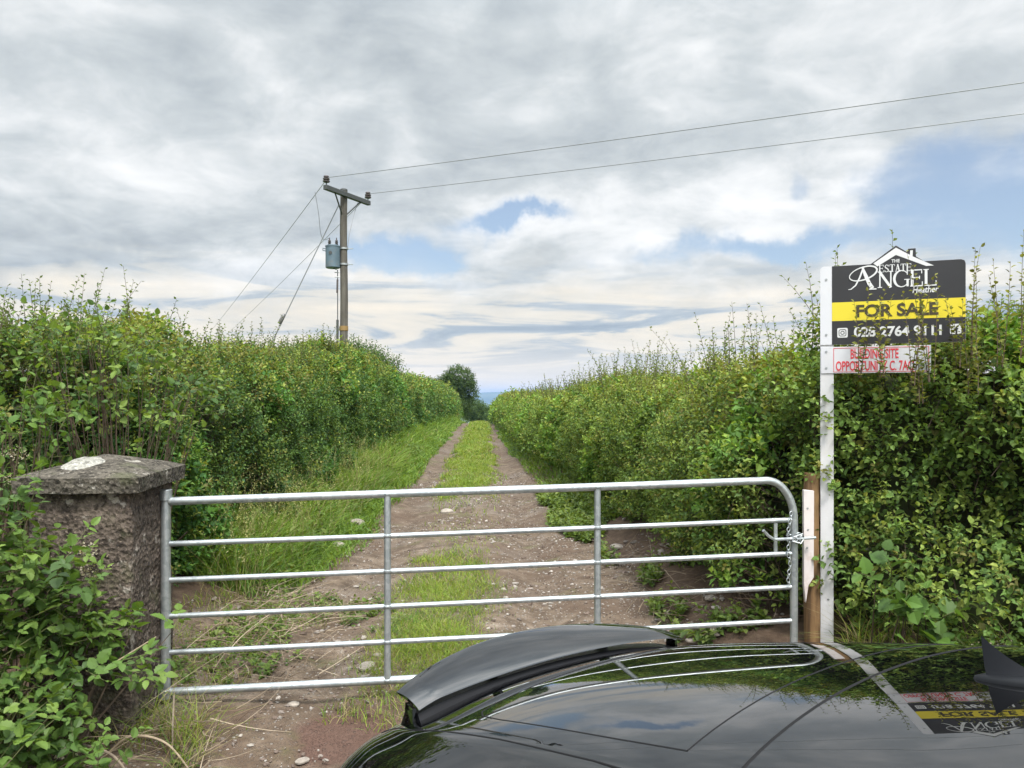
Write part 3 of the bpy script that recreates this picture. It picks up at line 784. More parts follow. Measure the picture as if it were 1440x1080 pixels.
    mb = MB(); zy = EYE+90/F_PX*22; mb.lathe([(.1265, zy), (.1265, zy+.13)], 18); mb.build('yellow_band', pbr('ochre_band', (.20, .125, .04), .6), root)
    return Vector((bx_, by_, 0)), ends, Vector((bx_+tx, by_+ty, z1+.23))
POLE, ENDS, BUSH = build_pole()
WIRE = pbr('wire_aluminium', (.19, .20, .21), .5, .3)
WIRE2 = pbr('stay_steel', (.16, .17, .175), .5, .3)
def wire(name, label, a, b, sag, r, n=40, m=WIRE, group=None, cat='cable'):
    pts = [a+(b-a)*(i/n)-Vector((0, 0, 4*sag*(i/n)*(1-i/n))) for i in range(n+1)]
    mb = MB(); mb.tube(pts, r, 6); o = mb.build(name, m); tag(o, label, cat, group); return o
wd = Vector((14.58, -6.7, 0)).normalized()
wire('power_line', 'upper thin power line running from the near insulator out over the for sale board', ENDS[0], ENDS[0]+wd*45+Vector((0, 0, .3)), .25, .0095)
wire('power_line', 'lower thin power line running from the far insulator out over the for sale board', ENDS[1], ENDS[1]+wd*45+Vector((0, 0, .3)), .25, .0095)
wb = Vector((-.467, 1, 0)).normalized()
wire('power_line', 'power line dropping behind the hedge from the near end of the crossarm', ENDS[0]+Vector((0, 0, -.06)), ENDS[0]+wb*110+Vector((0, 0, -.5)), .5, .0095)
wire('power_line', 'faint power line dropping behind the hedge from the far end of the crossarm', ENDS[1]+Vector((0, 0, -.06)), ENDS[1]+wb*110+Vector((0, 0, -.5)), .5, .0085)
def build_stay():
    a = at(477, 287, 21.9); b = at(296, 640, 20.6); b.z = -.05
    root = thing('stay_wire', 'thick stay wire with a small insulator slanting from the pole top to the ground', 'stay wire', b)
    mb = MB(); mb.tube([a-b, Vector((0, 0, -.2))], .016, 8); mb.build('strand', WIRE2, root)
    p = at(393, 447, 21.3); k = (a-b).normalized(); t = (p-b).dot(k)
    mb = MB(); mb.tube([k*(t-.16), k*(t-.1), k*(t+.1), k*(t+.16)], [.02, .055, .055, .02], 10); mb.build('insulator', pbr('stay_porcelain', (.10, .10, .10), .3), root)
build_stay()
def jumper(name, label, pts, m=WIRE):
    # smooth drop lead
    P = [Vector(p) for p in pts]; out = []
    for i in range(len(P)-1):
        p0, p1, p2, p3 = P[max(i-1, 0)], P[i], P[i+1], P[min(i+2, len(P)-1)]
        for k in range(6):
            t = k/6; out.append(.5*((2*p1)+(-p0+p2)*t+(2*p0-5*p1+4*p2-p3)*t*t+(-p0+3*p1-3*p2+p3)*t**3))
    out.append(P[-1]); mb = MB(); mb.tube(out, .0085, 6); return tag(mb.build(name, m), label, 'cable')
jumper('jumper_lead', 'slack jumper lead hanging from the power line down to the transformer', [at(443, 270, 21.6), at(448, 300, 21.7), at(451, 328, 21.8), at(456, 337, 21.9), (BUSH.x-.1, BUSH.y, BUSH.z)])
jumper('jumper_lead', 'pale jumper lead hanging straight beside the pole under the crossarm', [at(503, 285, 22.6), at(497, 305, 22.4), at(491, 332, 22.1), at(489, 350, 22.0)])

# ------------------------------------------------------------------ black car, reversed up to the gate
def smooth_keys(keys, s, sig=3.0):
    ks = sorted(keys); x = np.array([k[0] for k in ks]); y = np.array([k[1] for k in ks])
    d = np.diff(y)/np.diff(x); m = np.zeros_like(y)
    m[1:-1] = np.where(d[1:]*d[:-1] > 0, 2*d[1:]*d[:-1]/(d[1:]+d[:-1]+1e-12), 0); m[0], m[-1] = d[0], d[-1]
    i = np.clip(np.searchsorted(x, s)-1, 0, len(x)-2); h = x[i+1]-x[i]; t = (s-x[i])/h
    r = (2*t**3-3*t**2+1)*y[i]+(t**3-2*t**2+t)*h*m[i]+(-2*t**3+3*t**2)*y[i+1]+(t**3-t**2)*h*m[i+1]
    k = np.exp(-.5*(np.arange(-9, 10)/sig)**2); k /= k.sum()
    rp = np.concatenate([2*r[0]-r[9:0:-1], r, 2*r[-1]-r[-2:-11:-1]])
    return np.convolve(rp, k, 'valid')
S0, S1 = -3.0, 1.54
SS = np.linspace(S0, S1, 260)
ZT = smooth_keys([(-3.0, .60), (-2.93, .74), (-2.5, .87), (-1.9, .98), (-1.65, 1.03), (-1.3, 1.20), (-.9, 1.36), (-.5, 1.422), (-.2, 1.404), (0, 1.372), (.19, 1.334), (.32, 1.305), (.6, 1.238), (.8, 1.187), (.96, 1.143), (1.05, 1.115), (1.2, 1.062), (1.33, 1.012), (1.42, .965), (1.48, .89), (1.52, .80), (1.54, .66)], SS)
WR = smooth_keys([(-3, .45), (-2.5, .62), (-1.65, .66), (-.9, .56), (-.3, .555), (.19, .545), (.6, .54), (.96, .54), (1.2, .53), (1.4, .47), (1.54, .40)], SS)
CR = smooth_keys([(-3, .03), (-2, .035), (-1.65, .05), (-.5, .050), (.2, .050), (.6, .052), (.96, .052), (1.2, .055), (1.54, .06)], SS)
WB = smooth_keys([(-3, .56), (-2.5, .77), (-1.65, .80), (0, .795), (.6, .79), (.96, .745), (1.2, .665), (1.4, .565), (1.54, .47)], SS)
ZB = smooth_keys([(-3, .53), (-2.9, .64), (-2.5, .78), (-1.65, .91), (0, .94), (.6, .955), (.96, .965), (1.2, .955), (1.4, .90), (1.48, .80), (1.54, .60)], SS)
WS = smooth_keys([(-3, .60), (-2.85, .74), (-2.4, .85), (-1.5, .87), (.6, .87), (1.0, .85), (1.3, .755), (1.45, .665), (1.54, .55)], SS)
def profile(i, n=64):
    zt, wr, cr, wb, zb, ws = ZT[i], WR[i], CR[i], WB[i], ZB[i], WS[i]
    P = [(0, zt), (wr*.5, zt-cr*.20), (wr, zt-cr), (wr+(wb-wr)*.30, zt-cr-(zt-cr-zb)*.22), (wb, zb), ((wb+ws)/2+.02, zb-.07), (ws, min(zb-.16, .76)), (ws+.015, .52), (ws-.02, .30), (ws-.10, .20), (0, .19)]
    P = np.array(P); Q = np.concatenate([[[-P[1, 0], P[1, 1]]], P, [[-P[-2, 0], P[-2, 1]]]])
    out = []
    for k in range(1, len(Q)-2):
        p0, p1, p2, p3 = Q[k-1:k+3]
        for t in np.linspace(0, 1, 7)[:-1]:
            out.append(.5*((2*p1)+(-p0+p2)*t+(2*p0-5*p1+4*p2-p3)*t*t+(-p0+3*p1-3*p2+p3)*t**3))
    out.append(P[-1]); return np.array(out)
PROF = np.array([profile(i) for i in range(len(SS))])              # stations x points x (t, z)
_k = np.exp(-.5*(np.arange(-4, 5)/1.6)**2); _k /= _k.sum()
_top = 26                                                            # round the roof edge a little
_pad = np.concatenate([PROF[:, 4:0:-1]*np.array([-1, 1]), PROF], 1)
PROF[:, :_top] = sum(_k[j]*_pad[:, j:j+_top] for j in range(9))
PROF[:, 0, 0] = 0
def car_z(s, t):
    f = np.interp(s, SS, np.arange(len(SS))); i = int(min(f, len(SS)-2)); w = f-i
    a = PROF[i, :40]; b = PROF[i+1, :40]
    return np.interp(abs(t), a[:, 0], a[:, 1])*(1-w)+np.interp(abs(t), b[:, 0], b[:, 1])*w
def cp(s, t, lift=0.0): return (-s, t, float(car_z(s, t))+lift)
def build_car():
    root = thing('parked_car', 'glossy black liftback car with a raised tail spoiler parked close before the gate', 'car', (.858, 1.365, -.132), math.atan2(-.8, .6))
    root.rotation_euler[0] = R_(-0.8)                     # the road falls to its far side
    m, g = mat('black_car_paint')
    p = g.n('ShaderNodeBsdfPrincipled', ins={'Base Color': (.0016, .0018, .0022, 1), 'Roughness': .3, 'Specular IOR Level': 0.0, 'Coat Weight': 1.0, 'Coat Roughness': .012, 'Coat IOR': 1.95})
    tc = g.n('ShaderNodeTexCoord').outputs['Object']
    g.t.links.new(g.m('ADD', .006, g.m('MULTIPLY', g.smooth(g.noise(tc, 3, 7, .65), .45, .75), .03)), p.inputs['Coat Roughness'])
    finish(g, p.outputs[0]); PAINT = m
    m, g = mat('dark_car_glass')
    p = g.n('ShaderNodeBsdfPrincipled', ins={'Base Color': (.003, .0036, .0035, 1), 'Roughness': .015, 'Specular IOR Level': 0.0, 'IOR': 1.5, 'Coat Weight': 1.0, 'Coat Roughness': .0, 'Coat IOR': 2.0})
    finish(g, p.outputs[0]); GLASS = m
    RUB = pbr('black_rubber', (.008, .008, .009), .7, spec=.15)
    n = PROF.shape[1]; ns = len(SS)
    full = np.concatenate([PROF[:, ::-1]*np.array([-1, 1]), PROF[:, 1:]], 1); k = full.shape[1]
    V = np.stack([np.repeat(-SS[:, None], k, 1), full[:, :, 0], full[:, :, 1]], 2)
    # end faces bulge a little
    Vf = V.reshape(-1, 3)
    i, j = np.meshgrid(np.arange(ns-1), np.arange(k-1), indexing='ij')
    a = i*k+j; F = np.stack([a, a+k, a+k+1, a+1], -1).reshape(-1, 4)
    sm = ((SS[i]+SS[i+1])/2).ravel(); cen = Vf[F].mean(1); t = np.abs(cen[:, 1]); z = cen[:, 2]
    zbm = np.interp(sm, SS, ZB); wrm = np.interp(sm, SS, WR)
    hw = np.interp(sm, [.30, .96, .985, 1.0], [.50, .485, .45, .38])
    rear = (z > .8) & (sm > .30) & (sm < .985) & (t < hw)
    front = (z > .8) & (sm > -1.62) & (sm < -.88) & (t < wrm-.04)
    side = (sm > -1.30) & (sm < .62) & (z > zbm+.02) & (t > wrm+.015) & (np.abs(sm+.28) > .035)
    used = {}
    def part(name, mask, mt, parent=root):
        fs = F[mask]; ids, inv = np.unique(fs, return_inverse=True)
        return np_mesh(name, Vf[ids], inv.reshape(-1, 4), mt, parent, None, True)
    part('body', ~(rear | front | side), PAINT)
    part('rear_window', rear, GLASS); part('windscreen', front, GLASS)
    ls = cen[:, 1] > 0
    part('side_window', side & ls & (sm < -.28), GLASS); part('side_window', side & ls & (sm > -.28), GLASS)
    part('side_window', side & ~ls & (sm < -.28), GLASS); part('side_window', side & ~ls & (sm > -.28), GLASS)
    for e, nm in ((0, 'front_bumper'), (ns-1, 'rear_bumper')):
        ring = V[e]; c = ring.mean(0); mb = MB(); rr = [Vector(q) for q in ring]
        off = Vector((.05 if e == 0 else -.03, 0, 0)); c = Vector(c)
        in1 = [c+(q-c)*.86+off for q in rr]; m_ = len(rr)
        fs = [(x, x+1, m_+x+1, m_+x) for x in range(m_-1)]+[tuple(range(m_, 2*m_))]
        if e: fs = [f[::-1] for f in fs]
        mb.add(rr+in1, fs); mb.build(nm, PAINT, root, 40)
    # seams and seals laid in the skin
    def seam(name, pts, r, m=RUB, sub=8, lift=0.0):
        q = []
        for u in range(len(pts)-1):
            for w in range(sub):
                f = w/sub; q.append((pts[u][0]*(1-f)+pts[u+1][0]*f, pts[u][1]*(1-f)+pts[u+1][1]*f))
        q.append(pts[-1]); mb = MB(); mb.tube([cp(a, b, lift) for a, b in q], r, 8); return mb.build(name, m, root)
    arc = [(.205-.045*(t/.54)**2, t) for t in np.linspace(-.60, .60, 15)]
    seam('roof_seam', arc, .0050, lift=-.0032)
    arc = [(.325-.035*(t/.5)**2, t) for t in np.linspace(-.50, .50, 13)]
    seam('glass_seal', arc+[(.45, .498), (.65, .492), (.85, .487), (.93, .478), (.965, .455), (.982, .40), (.992, .2), (.995, 0), (.992, -.2), (.982, -.40), (.965, -.455), (.93, -.478), (.85, -.487), (.65, -.492), (.45, -.498), (.29, -.50)], .0026, sub=4, lift=-.0014)
    for sg in (-1, 1):
        seam('tailgate_seam', [(.17, sg*.585), (.45, sg*.567), (.75, sg*.560), (1.04, sg*.563), (1.12, sg*.560), (1.24, sg*.535), (1.33, sg*.535)], .0032, lift=-.0018)
    # raised spoiler blade, bowed in plan, its tips turned down on to the tailgate
    nt, nc = 61, 15; V2 = []
    ts = np.linspace(-.515, .515, nt)
    for q in ts:
        f = abs(q)/.515
        le = 1.185-.020*f**2; te = 1.405-.115*f**2.2
        zl = 1.093-.028*f**2-.010*max(0, (f-.86)/.14)**1.5; zr = 1.114-.046*f**2-.004*max(0, (f-.86)/.14)**1.5
        for c in range(2*nc):
            a = 2*math.pi*c/(2*nc); u = .5-.5*math.cos(a); th = .0055*math.sin(a)*(1-.45*u)
            V2.append((-(le+(te-le)*u), q, zl+(zr-zl)*u+.005*math.sin(math.pi*u)+th))
    m2 = 2*nc; F2 = [(x*m2+y, x*m2+(y+1) % m2, (x+1)*m2+(y+1) % m2, (x+1)*m2+y) for x in range(nt-1) for y in range(m2)]
    mb = MB(); mb.add(V2, F2+[tuple(range(m2))[::-1], tuple((nt-1)*m2+y for y in range(m2))]); sp = mb.build('spoiler', PAINT, root, 60)
    for q in (-.512, -.22, .22, .512):
        f = abs(q)/.515; sx = 1.255-.05*f**2
        mb = MB(); b = cp(sx, min(max(q, -.535), .535), -.012); top = 1.095-.046*f**2
        mb.add([(-sx+.015, q-.006, b[2]), (-sx-.03, q-.006, b[2]-.01), (-sx-.03, q+.006, b[2]-.01), (-sx+.015, q+.006, b[2]), (-sx+.01, q-.005, top), (-sx-.03, q-.005, top+.004), (-sx-.03, q+.005, top+.004), (-sx+.01, q+.005, top)],
               [(0, 1, 2, 3)[::-1], (4, 5, 6, 7), (0, 1, 5, 4), (1, 2, 6, 5), (2, 3, 7, 6), (3, 0, 4, 7)]); mb.build('spoiler_strut', PAINT, sp, 30)
    # black strip added for the shade and dark reflection under the blade
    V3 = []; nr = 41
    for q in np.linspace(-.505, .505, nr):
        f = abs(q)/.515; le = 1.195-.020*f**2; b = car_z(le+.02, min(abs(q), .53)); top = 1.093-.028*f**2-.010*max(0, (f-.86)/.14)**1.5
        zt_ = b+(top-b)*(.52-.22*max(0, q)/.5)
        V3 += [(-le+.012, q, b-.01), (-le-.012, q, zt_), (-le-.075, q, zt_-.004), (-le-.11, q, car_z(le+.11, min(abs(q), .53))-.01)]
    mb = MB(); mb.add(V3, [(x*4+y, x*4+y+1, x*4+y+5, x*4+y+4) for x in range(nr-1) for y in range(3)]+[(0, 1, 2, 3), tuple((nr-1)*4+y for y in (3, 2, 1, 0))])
    mb.build('spoiler_shade', pbr('shade_black', (.006, .006, .008), .35, spec=.25), sp, 50)
    # shark fin aerial
    mb = MB(); st = []
    for f in np.linspace(0, 1, 16):
        s = -.125+.135*f; hgt = .010+.068*f**2.4; wd_ = (.030-.012*f)*min(1, .25+f*3); lean = .022*f**2
        z = float(car_z(s, 0))-.004; ring = []
        for w in np.linspace(-1, 1, 11):
            ring.append((-(s+lean*(1-abs(w))), wd_*w, z+hgt*(1-abs(w))**2.1))
        st.append(ring)
    vs = [p for r in st for p in r]; fs = [(x*11+y, x*11+y+1, (x+1)*11+y+1, (x+1)*11+y) for x in range(15) for y in range(10)]
    fs += [tuple(range(11)), tuple(15*11+y for y in range(11))[::-1]]
    mb.add(vs, fs); fin = mb.build('aerial_fin', pbr('fin_paint', (.007, .008, .011), .5, spec=.22), root, 50)
    mb = MB(); rings = []
    for (k_, up_) in ((1.0, 0.0), (.97, .007), (.80, .012), (.3, .0145)):
        rings.append([(-(-.055+.100*k_*math.cos(2*math.pi*q/28)), .034*k_*math.sin(2*math.pi*q/28), float(car_z(-.055+.100*k_*math.cos(2*math.pi*q/28), .034*k_*math.sin(2*math.pi*q/28)))-.002+up_) for q in range(28)])
    mb.add([p for r_ in rings for p in r_], [(a_*28+q, (a_+1)*28+q, (a_+1)*28+(q+1) % 28, a_*28+(q+1) % 28) for a_ in range(3) for q in range(28)]+[tuple(3*28+q for q in range(28))[::-1]])
    mb.build('fin_base', pbr('fin_base_plastic', (.007, .008, .010), .55, spec=.2), fin, 60)
    # lamps, wheels
    RED = pbr('red_lens', (.06, .004, .006), .1)
    for sg in (-1, 1):
        mb = MB(); q = []
        for f in np.linspace(0, 1, 9):
            s = 1.53-.10*f; i_ = int(np.interp(s, SS, np.arange(ns))); pr = PROF[i_]
            kk = np.argmin(np.abs(pr[:, 1]-.72)); q.append((-s, sg*(pr[kk, 0]-.012), .72))
        mb.tube(q, [.02]+[.03]*7+[.012], 10); mb.build('tail_light', RED, root)
    TY = pbr('tyre_rubber', (.016, .016, .016), .8); RIM = pbr('alloy', (.35, .36, .37), .3, .8)
    for s in (.85, -1.88):
        for sg in (-1, 1):
            M = Matrix.Translation((-s, sg*.79, .325)) @ Matrix.Rotation(R_(90), 4, 'X')
            mb = MB(); mb.lathe([(.20, -.105), (.29, -.105), (.32, -.085), (.325, 0), (.32, .085), (.29, .105), (.20, .105)], 36, M); w = mb.build('wheel', TY, root)
            mb = MB(); mb.lathe([(.05, -.08), (.21, -.108), (.215, 0), (.21, .108), (.05, .08)], 30, M)
            for kx in range(5):
                a = 2*math.pi*kx/5
                mb.tube([M @ Vector((0, 0, -sg*.112)), M @ Vector((.2*math.cos(a), .2*math.sin(a), -sg*.112))], .018, 8)
            mb.build('rim', RIM, w)
build_car()

# ------------------------------------------------------------------ vegetation
RNG = np.random.default_rng(11)
def leaves(P, D, N, S, W, kind='quad', fold=.22, droop=.12):
    """leaf blades: base P, direction D, upper side N, length S, width/length W -> verts, faces"""
    n = len(P); S = np.broadcast_to(S, (n,))[:, None]; W = np.broadcast_to(W, (n,))[:, None]
    D = norm(D); side = norm(np.cross(D, N)); N = np.cross(side, D)
    if kind == 'quad':
        m = P+D*S*.45
        V = np.stack([P, m+side*S*W*.5+N*S*W*fold, P+D*S-N*S*droop, m-side*S*W*.5+N*S*W*fold], 1).reshape(-1, 3)
        b = np.arange(n)[:, None]*4; return V, b+np.array([0, 1, 2, 3])
    if kind == 'hex':
        up = N*S*W*fold
        V = np.stack([P, P+D*S*.22+side*S*W*.42+up, P+D*S*.62+side*S*W*.46+up*.8, P+D*S-N*S*droop, P+D*S*.62-side*S*W*.46+up*.8, P+D*S*.22-side*S*W*.42+up, P+D*S*.55], 1).reshape(-1, 3)
        b = np.arange(n)[:, None]*7
        F = np.stack([b+np.array([0, 1, 2, 6]), b+np.array([6, 2, 3, 4]), b+np.array([0, 6, 4, 5])], 1).reshape(-1, 4); return V, F
    if kind == 'serrate':                                   # wide leaf with a toothed edge
        prof = [(.06, .10), (.14, .36), (.22, .30), (.32, .48), (.40, .40), (.52, .47), (.60, .36), (.72, .34), (.80, .22), (.90, .14)]
        k = len(prof); vs = [P]
        for sgn in (1, -1):
            for a, w in prof: vs.append(P+D*S*a+side*S*W*w*sgn+N*S*W*fold*w-N*S*droop*a*a)
        vs.append(P+D*S-N*S*droop); vs.append(P+D*S*.3-N*S*droop*.09); vs.append(P+D*S*.65-N*S*droop*.42)
        V = np.stack(vs, 1).reshape(-1, 3); st = 2*k+4; b = np.arange(n)[:, None]*st
        T, m1, m2 = 2*k+1, 2*k+2, 2*k+3; F = []
        for o in (1, 1+k):
            q = [[0, o, o+1, m1], [m1, o+1, o+2, o+3], [m1, o+3, o+4, m2], [m2, o+4, o+5, o+6], [m2, o+6, o+7, T], [T, o+7, o+8, o+9]]
            F += q if o == 1 else [x[::-1] for x in q]
        F = np.array(F); return V, (b[:, :, None]+F[None]).reshape(-1, 4)
def frame(D):
    a = np.where(np.abs(D[:, 2:3]) < .9, np.array([[0, 0, 1.0]]), np.array([[1.0, 0, 0]]))
    e1 = norm(np.cross(D, a)); return e1, np.cross(D, e1)
def twig_leaves(B, D, L, k, size, wid, rng, col, spread=.9, kind='quad', up=.7, jit=.12, bend=None):
    """k leaves spiralling up every twig; returns (V,F,C)"""
    n = len(B); D = norm(D); e1, e2 = frame(D)
    ph = rng.random((n, 1))*6.28+np.arange(k)[None]*2.4+rng.normal(0, .3, (n, k))
    t = (np.arange(k)[None]+.4+rng.random((n, k))*.5)/k
    Lk = (L[:, None]*t)[:, :, None]
    P = B[:, None]+D[:, None]*Lk
    if bend is not None: P = P+bend[:, None]*(Lk**2)
    rad = e1[:, None]*np.cos(ph)[..., None]+e2[:, None]*np.sin(ph)[..., None]
    ld = norm(D[:, None]*(.35+.5*t[..., None])+rad*spread+rng.normal(0, .18, (n, k, 3)))
    nn = norm(np.array([0, 0, up])+D[:, None]*.35+rad*.15+rng.normal(0, .35, (n, k, 3)))
    sz = size[:, None]*(1-.35*t**2)*rng.uniform(.65, 1.25, (n, k))
    q = lambda a: a.reshape(-1, *a.shape[2:])
    W_ = rng.uniform(wid*.8, wid*1.2, n*k)
    V, F = tri(q(P), q(ld), q(nn), q(sz), W_) if kind == 'tri' else leaves(q(P)+q(rad)*.004, q(ld), q(nn), q(sz), W_, kind)
    c = (col[:, None]*(1+rng.normal(0, jit, (n, k, 1)))*(1+np.array([.35, .18, .05])*(t[..., None]**2)*.5))
    C = np.tile(np.repeat(np.clip(q(c), .004, .8), len(V)//(n*k*3), 0), (3, 1)) if kind == 'tri' else np.repeat(np.clip(q(c), .004, .8), len(V)//(n*k), 0)
    return V, F, C
def stems(B, D, L, r, col, seg=2, bend=None):
    n = len(B); D = norm(D); e1, e2 = frame(D); V = []
    for i in range(seg+1):
        t = i/seg; rr = (r*(1-.75*t))[:, None]; P = B+D*(L*t)[:, None]
        if bend is not None: P = P+bend*((L*t)**2)[:, None]
        for k in range(3):
            a = 2.094*k; V.append(P+(e1*math.cos(a)+e2*math.sin(a))*rr)
    V = np.stack(V, 1).reshape(-1, 3); st = 3*(seg+1); b = np.arange(n)[:, None, None]*st
    F = np.array([[i*3+k, i*3+(k+1) % 3, (i+1)*3+(k+1) % 3, (i+1)*3+k] for i in range(seg) for k in range(3)])
    return V, (b+F[None]).reshape(-1, 4), np.repeat(col, st, 0)
class Bag:
    def __init__(s): s.V, s.F, s.C, s.n = [], [], [], 0
    def add(s, V, F, C): s.V.append(V.astype(np.float32)); s.F.append(F+s.n); s.C.append(C.astype(np.float32)); s.n += len(V)
    def build(s, name, m, parent=None, smooth=False): return np_mesh(name, np.concatenate(s.V), np.concatenate(s.F), m, parent, np.concatenate(s.C), smooth)

HAW = np.array([[.078, .148, .038], [.096, .174, .043], [.062, .122, .038], [.125, .192, .048], [.055, .112, .042]])
NEW = np.array([[.19, .26, .055], [.24, .28, .065], [.19, .18, .06]])
LIGHT = np.array([[.108, .182, .042], [.130, .208, .046], [.088, .155, .040], [.165, .226, .052], [.080, .144, .042]])
DEEP = HAW*np.array([.84, .90, .95])
BARKC = np.array([.075, .055, .040])
def pick(tab, f, rng):
    i = np.clip((f*len(tab)).astype(int), 0, len(tab)-1); return tab[i]

def hedge(name, label, path, side, hfun, depth, seed, lod=.0026, smin=.042, dens=1.0, base=.05, shoots=9, shoot_len=(.22, .70), lump=.16, kind='quad', extra=(), z0fun=None, pal=HAW, lean=.12, ground_off=0.0, sparse_top=0.0):
    """a clipped-then-regrown hedge along path; side = +1 when its seen face looks to the left of the path direction"""
    rng = np.random.default_rng(seed)
    root = thing(name, label, 'hedge', (path[0][0], path[0][1], float(H(path[0][0], path[0][1]))))
    org = np.array(root.location)
    pts = np.array(path, float); seg = np.linalg.norm(np.diff(pts, axis=0), axis=1); cum = np.concatenate([[0], np.cumsum(seg)]); Ltot = cum[-1]
    def frame_at(s):
        x = np.interp(s, cum, pts[:, 0]); y = np.interp(s, cum, pts[:, 1])
        e = .25
        tx = np.interp(s+e, cum, pts[:, 0])-np.interp(s-e, cum, pts[:, 0]); ty = np.interp(s+e, cum, pts[:, 1])-np.interp(s-e, cum, pts[:, 1])
        l = np.hypot(tx, ty)+1e-9; tx, ty = tx/l, ty/l
        return x, y, -ty*side, tx*side                       # point and outward normal
    def surf(s, w, inset):
        """w: 0..1 up the face, 1..2 over the top, 2..2.6 down the back; inset = depth under the skin"""
        x, y, nx, ny = frame_at(s); h = hfun(s)+.22*fbm(s*.7, 0, 0, seed, 3)
        g = H(x, y, False)+ground_off
        f = np.clip(w, 0, 1); tp = np.clip(w-1, 0, 1); bk = np.clip(w-2, 0, 1)
        zz = base+(h-base)*np.where(w < 1, f, 1.0)-.0*tp
        rnd = .30
        a = lean*f**2+np.where(w < 1, rnd*.35*sstep(f, .80, 1.0), rnd*.35)+tp*depth
        zz = zz-np.where(w < 1, 0, 0)+np.where(w < 1, 0, .10*np.sin(np.pi*np.clip(tp, 0, 1)))
        zz = zz-bk*h*.9
        out_up = np.where(w < 1, sstep(f, .75, 1.0)*.7, np.where(w < 2, 1.0, 0.2))
        nrm = np.stack([nx*(1-out_up*.8), ny*(1-out_up*.8), out_up+.15], -1)
        nrm = np.where((w > 2)[..., None], np.stack([-nx, -ny, 0*nx+.2], -1), nrm); nrm = norm(nrm)
        P = np.stack([x-nx*a, y-ny*a, g+zz], -1)
        l1 = fbm(P[:, 0]*1.5, P[:, 1]*1.5, P[:, 2]*1.7, seed+3, 2)*2; l2 = fbm(P[:, 0]*4.5, P[:, 1]*4.5, P[:, 2]*5, seed+4, 2)*2
        dis = lump*l1+lump*.55*l2
        return P+nrm*(dis-inset)[:, None], nrm, l1, l2, h
    lf, st = Bag(), Bag()
    s = 0.0
    while s < Ltot:
        ds = min(max(.5, .05*s), Ltot-s) if Ltot-s > .05 else Ltot-s+.01
        x, y, nx, ny = frame_at(np.array([s+ds/2])); d = math.hypot(x[0], y[0]); h = float(hfun(np.array([s+ds/2]))[0])
        size = max(smin, lod*d+.021); k = 7 if d < 16 else 5
        per = 3.1*dens/(.36*size*size*k)                     # twigs a square metre
        if d > 13: per *= .85
        for (w0, w1, area, mul) in ((0, 1, h*ds, 1.0), (1, 1.9, depth*ds, .55)):
            n = int(per*area*mul)
            if n < 1: continue
            ss = s+rng.random(n)*ds; w = w0+(w1-w0)*rng.random(n)
            if w0 == 0: w = w**.92
            ins = rng.exponential(.12, n).clip(0, .5)-.03
            P, nrm, l1, l2, _ = surf(ss, w, ins)
            if sparse_top:
                keep = rng.random(n) > sparse_top*sstep(w, .70, .95); P, nrm, l1, l2, w, ins = P[keep], nrm[keep], l1[keep], l2[keep], w[keep], ins[keep]; n = len(P)
                if n < 1: continue
            Dr = norm(nrm*rng.uniform(.5, 1.1, (n, 1))+np.array([0, 0, .55])+rng.normal(0, .42, (n, 3)))
            big = 1+.65*sstep(fbm(P[:, 0]*.9, P[:, 1]*.9, P[:, 2]*1.1, seed+14, 2), .06, .16)
            L = size*rng.uniform(2.2, 4.6, n)
            f = np.clip(.5+.9*fbm(P[:, 0]*1.1, P[:, 1]*1.1, P[:, 2]*1.3, seed+8, 3)+rng.normal(0, .16, n), 0, .999)
            col = pick(pal, f, rng)
            col = np.where((big > 1.3)[:, None], col*np.array([1.05, 1.22, 1.0]), col)
            new = rng.random(n) < (.10+.40*np.clip(w-.72, 0, .3)/.3)*(.4+1.2*np.clip(l1+.5, 0, 1)); col = np.where(new[:, None], NEW[rng.integers(0, 3, n)]*.8+col*.2, col)
            V, F, C = twig_leaves(P, Dr, L, k, size*big*rng.uniform(.75, 1.25, n), .66, rng, col, kind=kind if d < 9 else 'quad', jit=.24); lf.add(V-org, F, C)
            if d < 11:
                q = rng.random(n) < .35; m = q.sum()
                V, F, C = stems(P[q]-Dr[q]*L[q][:, None]*1.5, Dr[q], L[q]*2.3, np.full(m, .0022), np.tile(BARKC, (m, 1))*rng.uniform(.6, 1.4, (m, 1)), 1); st.add(V-org, F, C)
        # long regrowth shoots along the top
        ns = int(rng.poisson(shoots*ds*(1 if d < 18 else .7)))
        if ns:
            ss = s+rng.random(ns)*ds; w = rng.uniform(.90, 1.75, ns); P, nrm, l1, l2, _ = surf(ss, w, np.full(ns, .10))
            cl = .5+1.3*np.clip(fbm(ss*1.3, 0, 0, seed+31, 3)+.25, 0, .6)
            L = rng.uniform(*shoot_len, ns)*cl+.12
            Dr = norm(np.array([0, 0, 1.0])+rng.normal(0, .16, (ns, 3))+nrm*np.array([.18, .18, 0])); bend = rng.normal(0, .18, (ns, 3))*np.array([1, 1, .1])
            sz = np.full(ns, max(size, .044)*1.0); kk = 22 if d < 16 else 10
            col = NEW[rng.integers(0, 3, ns)]*.18+pick(pal, rng.random(ns)*.99, rng)*.62
            V, F, C = twig_leaves(P, Dr, L, kk, sz, .62, rng, col, 1.0, bend=bend); lf.add(V-org, F, C)
            V, F, C = stems(P, Dr, L, np.full(ns, max(.0042, .00042*d)), np.tile(BARKC*.9, (ns, 1)), 4, bend); st.add(V-org, F, C)
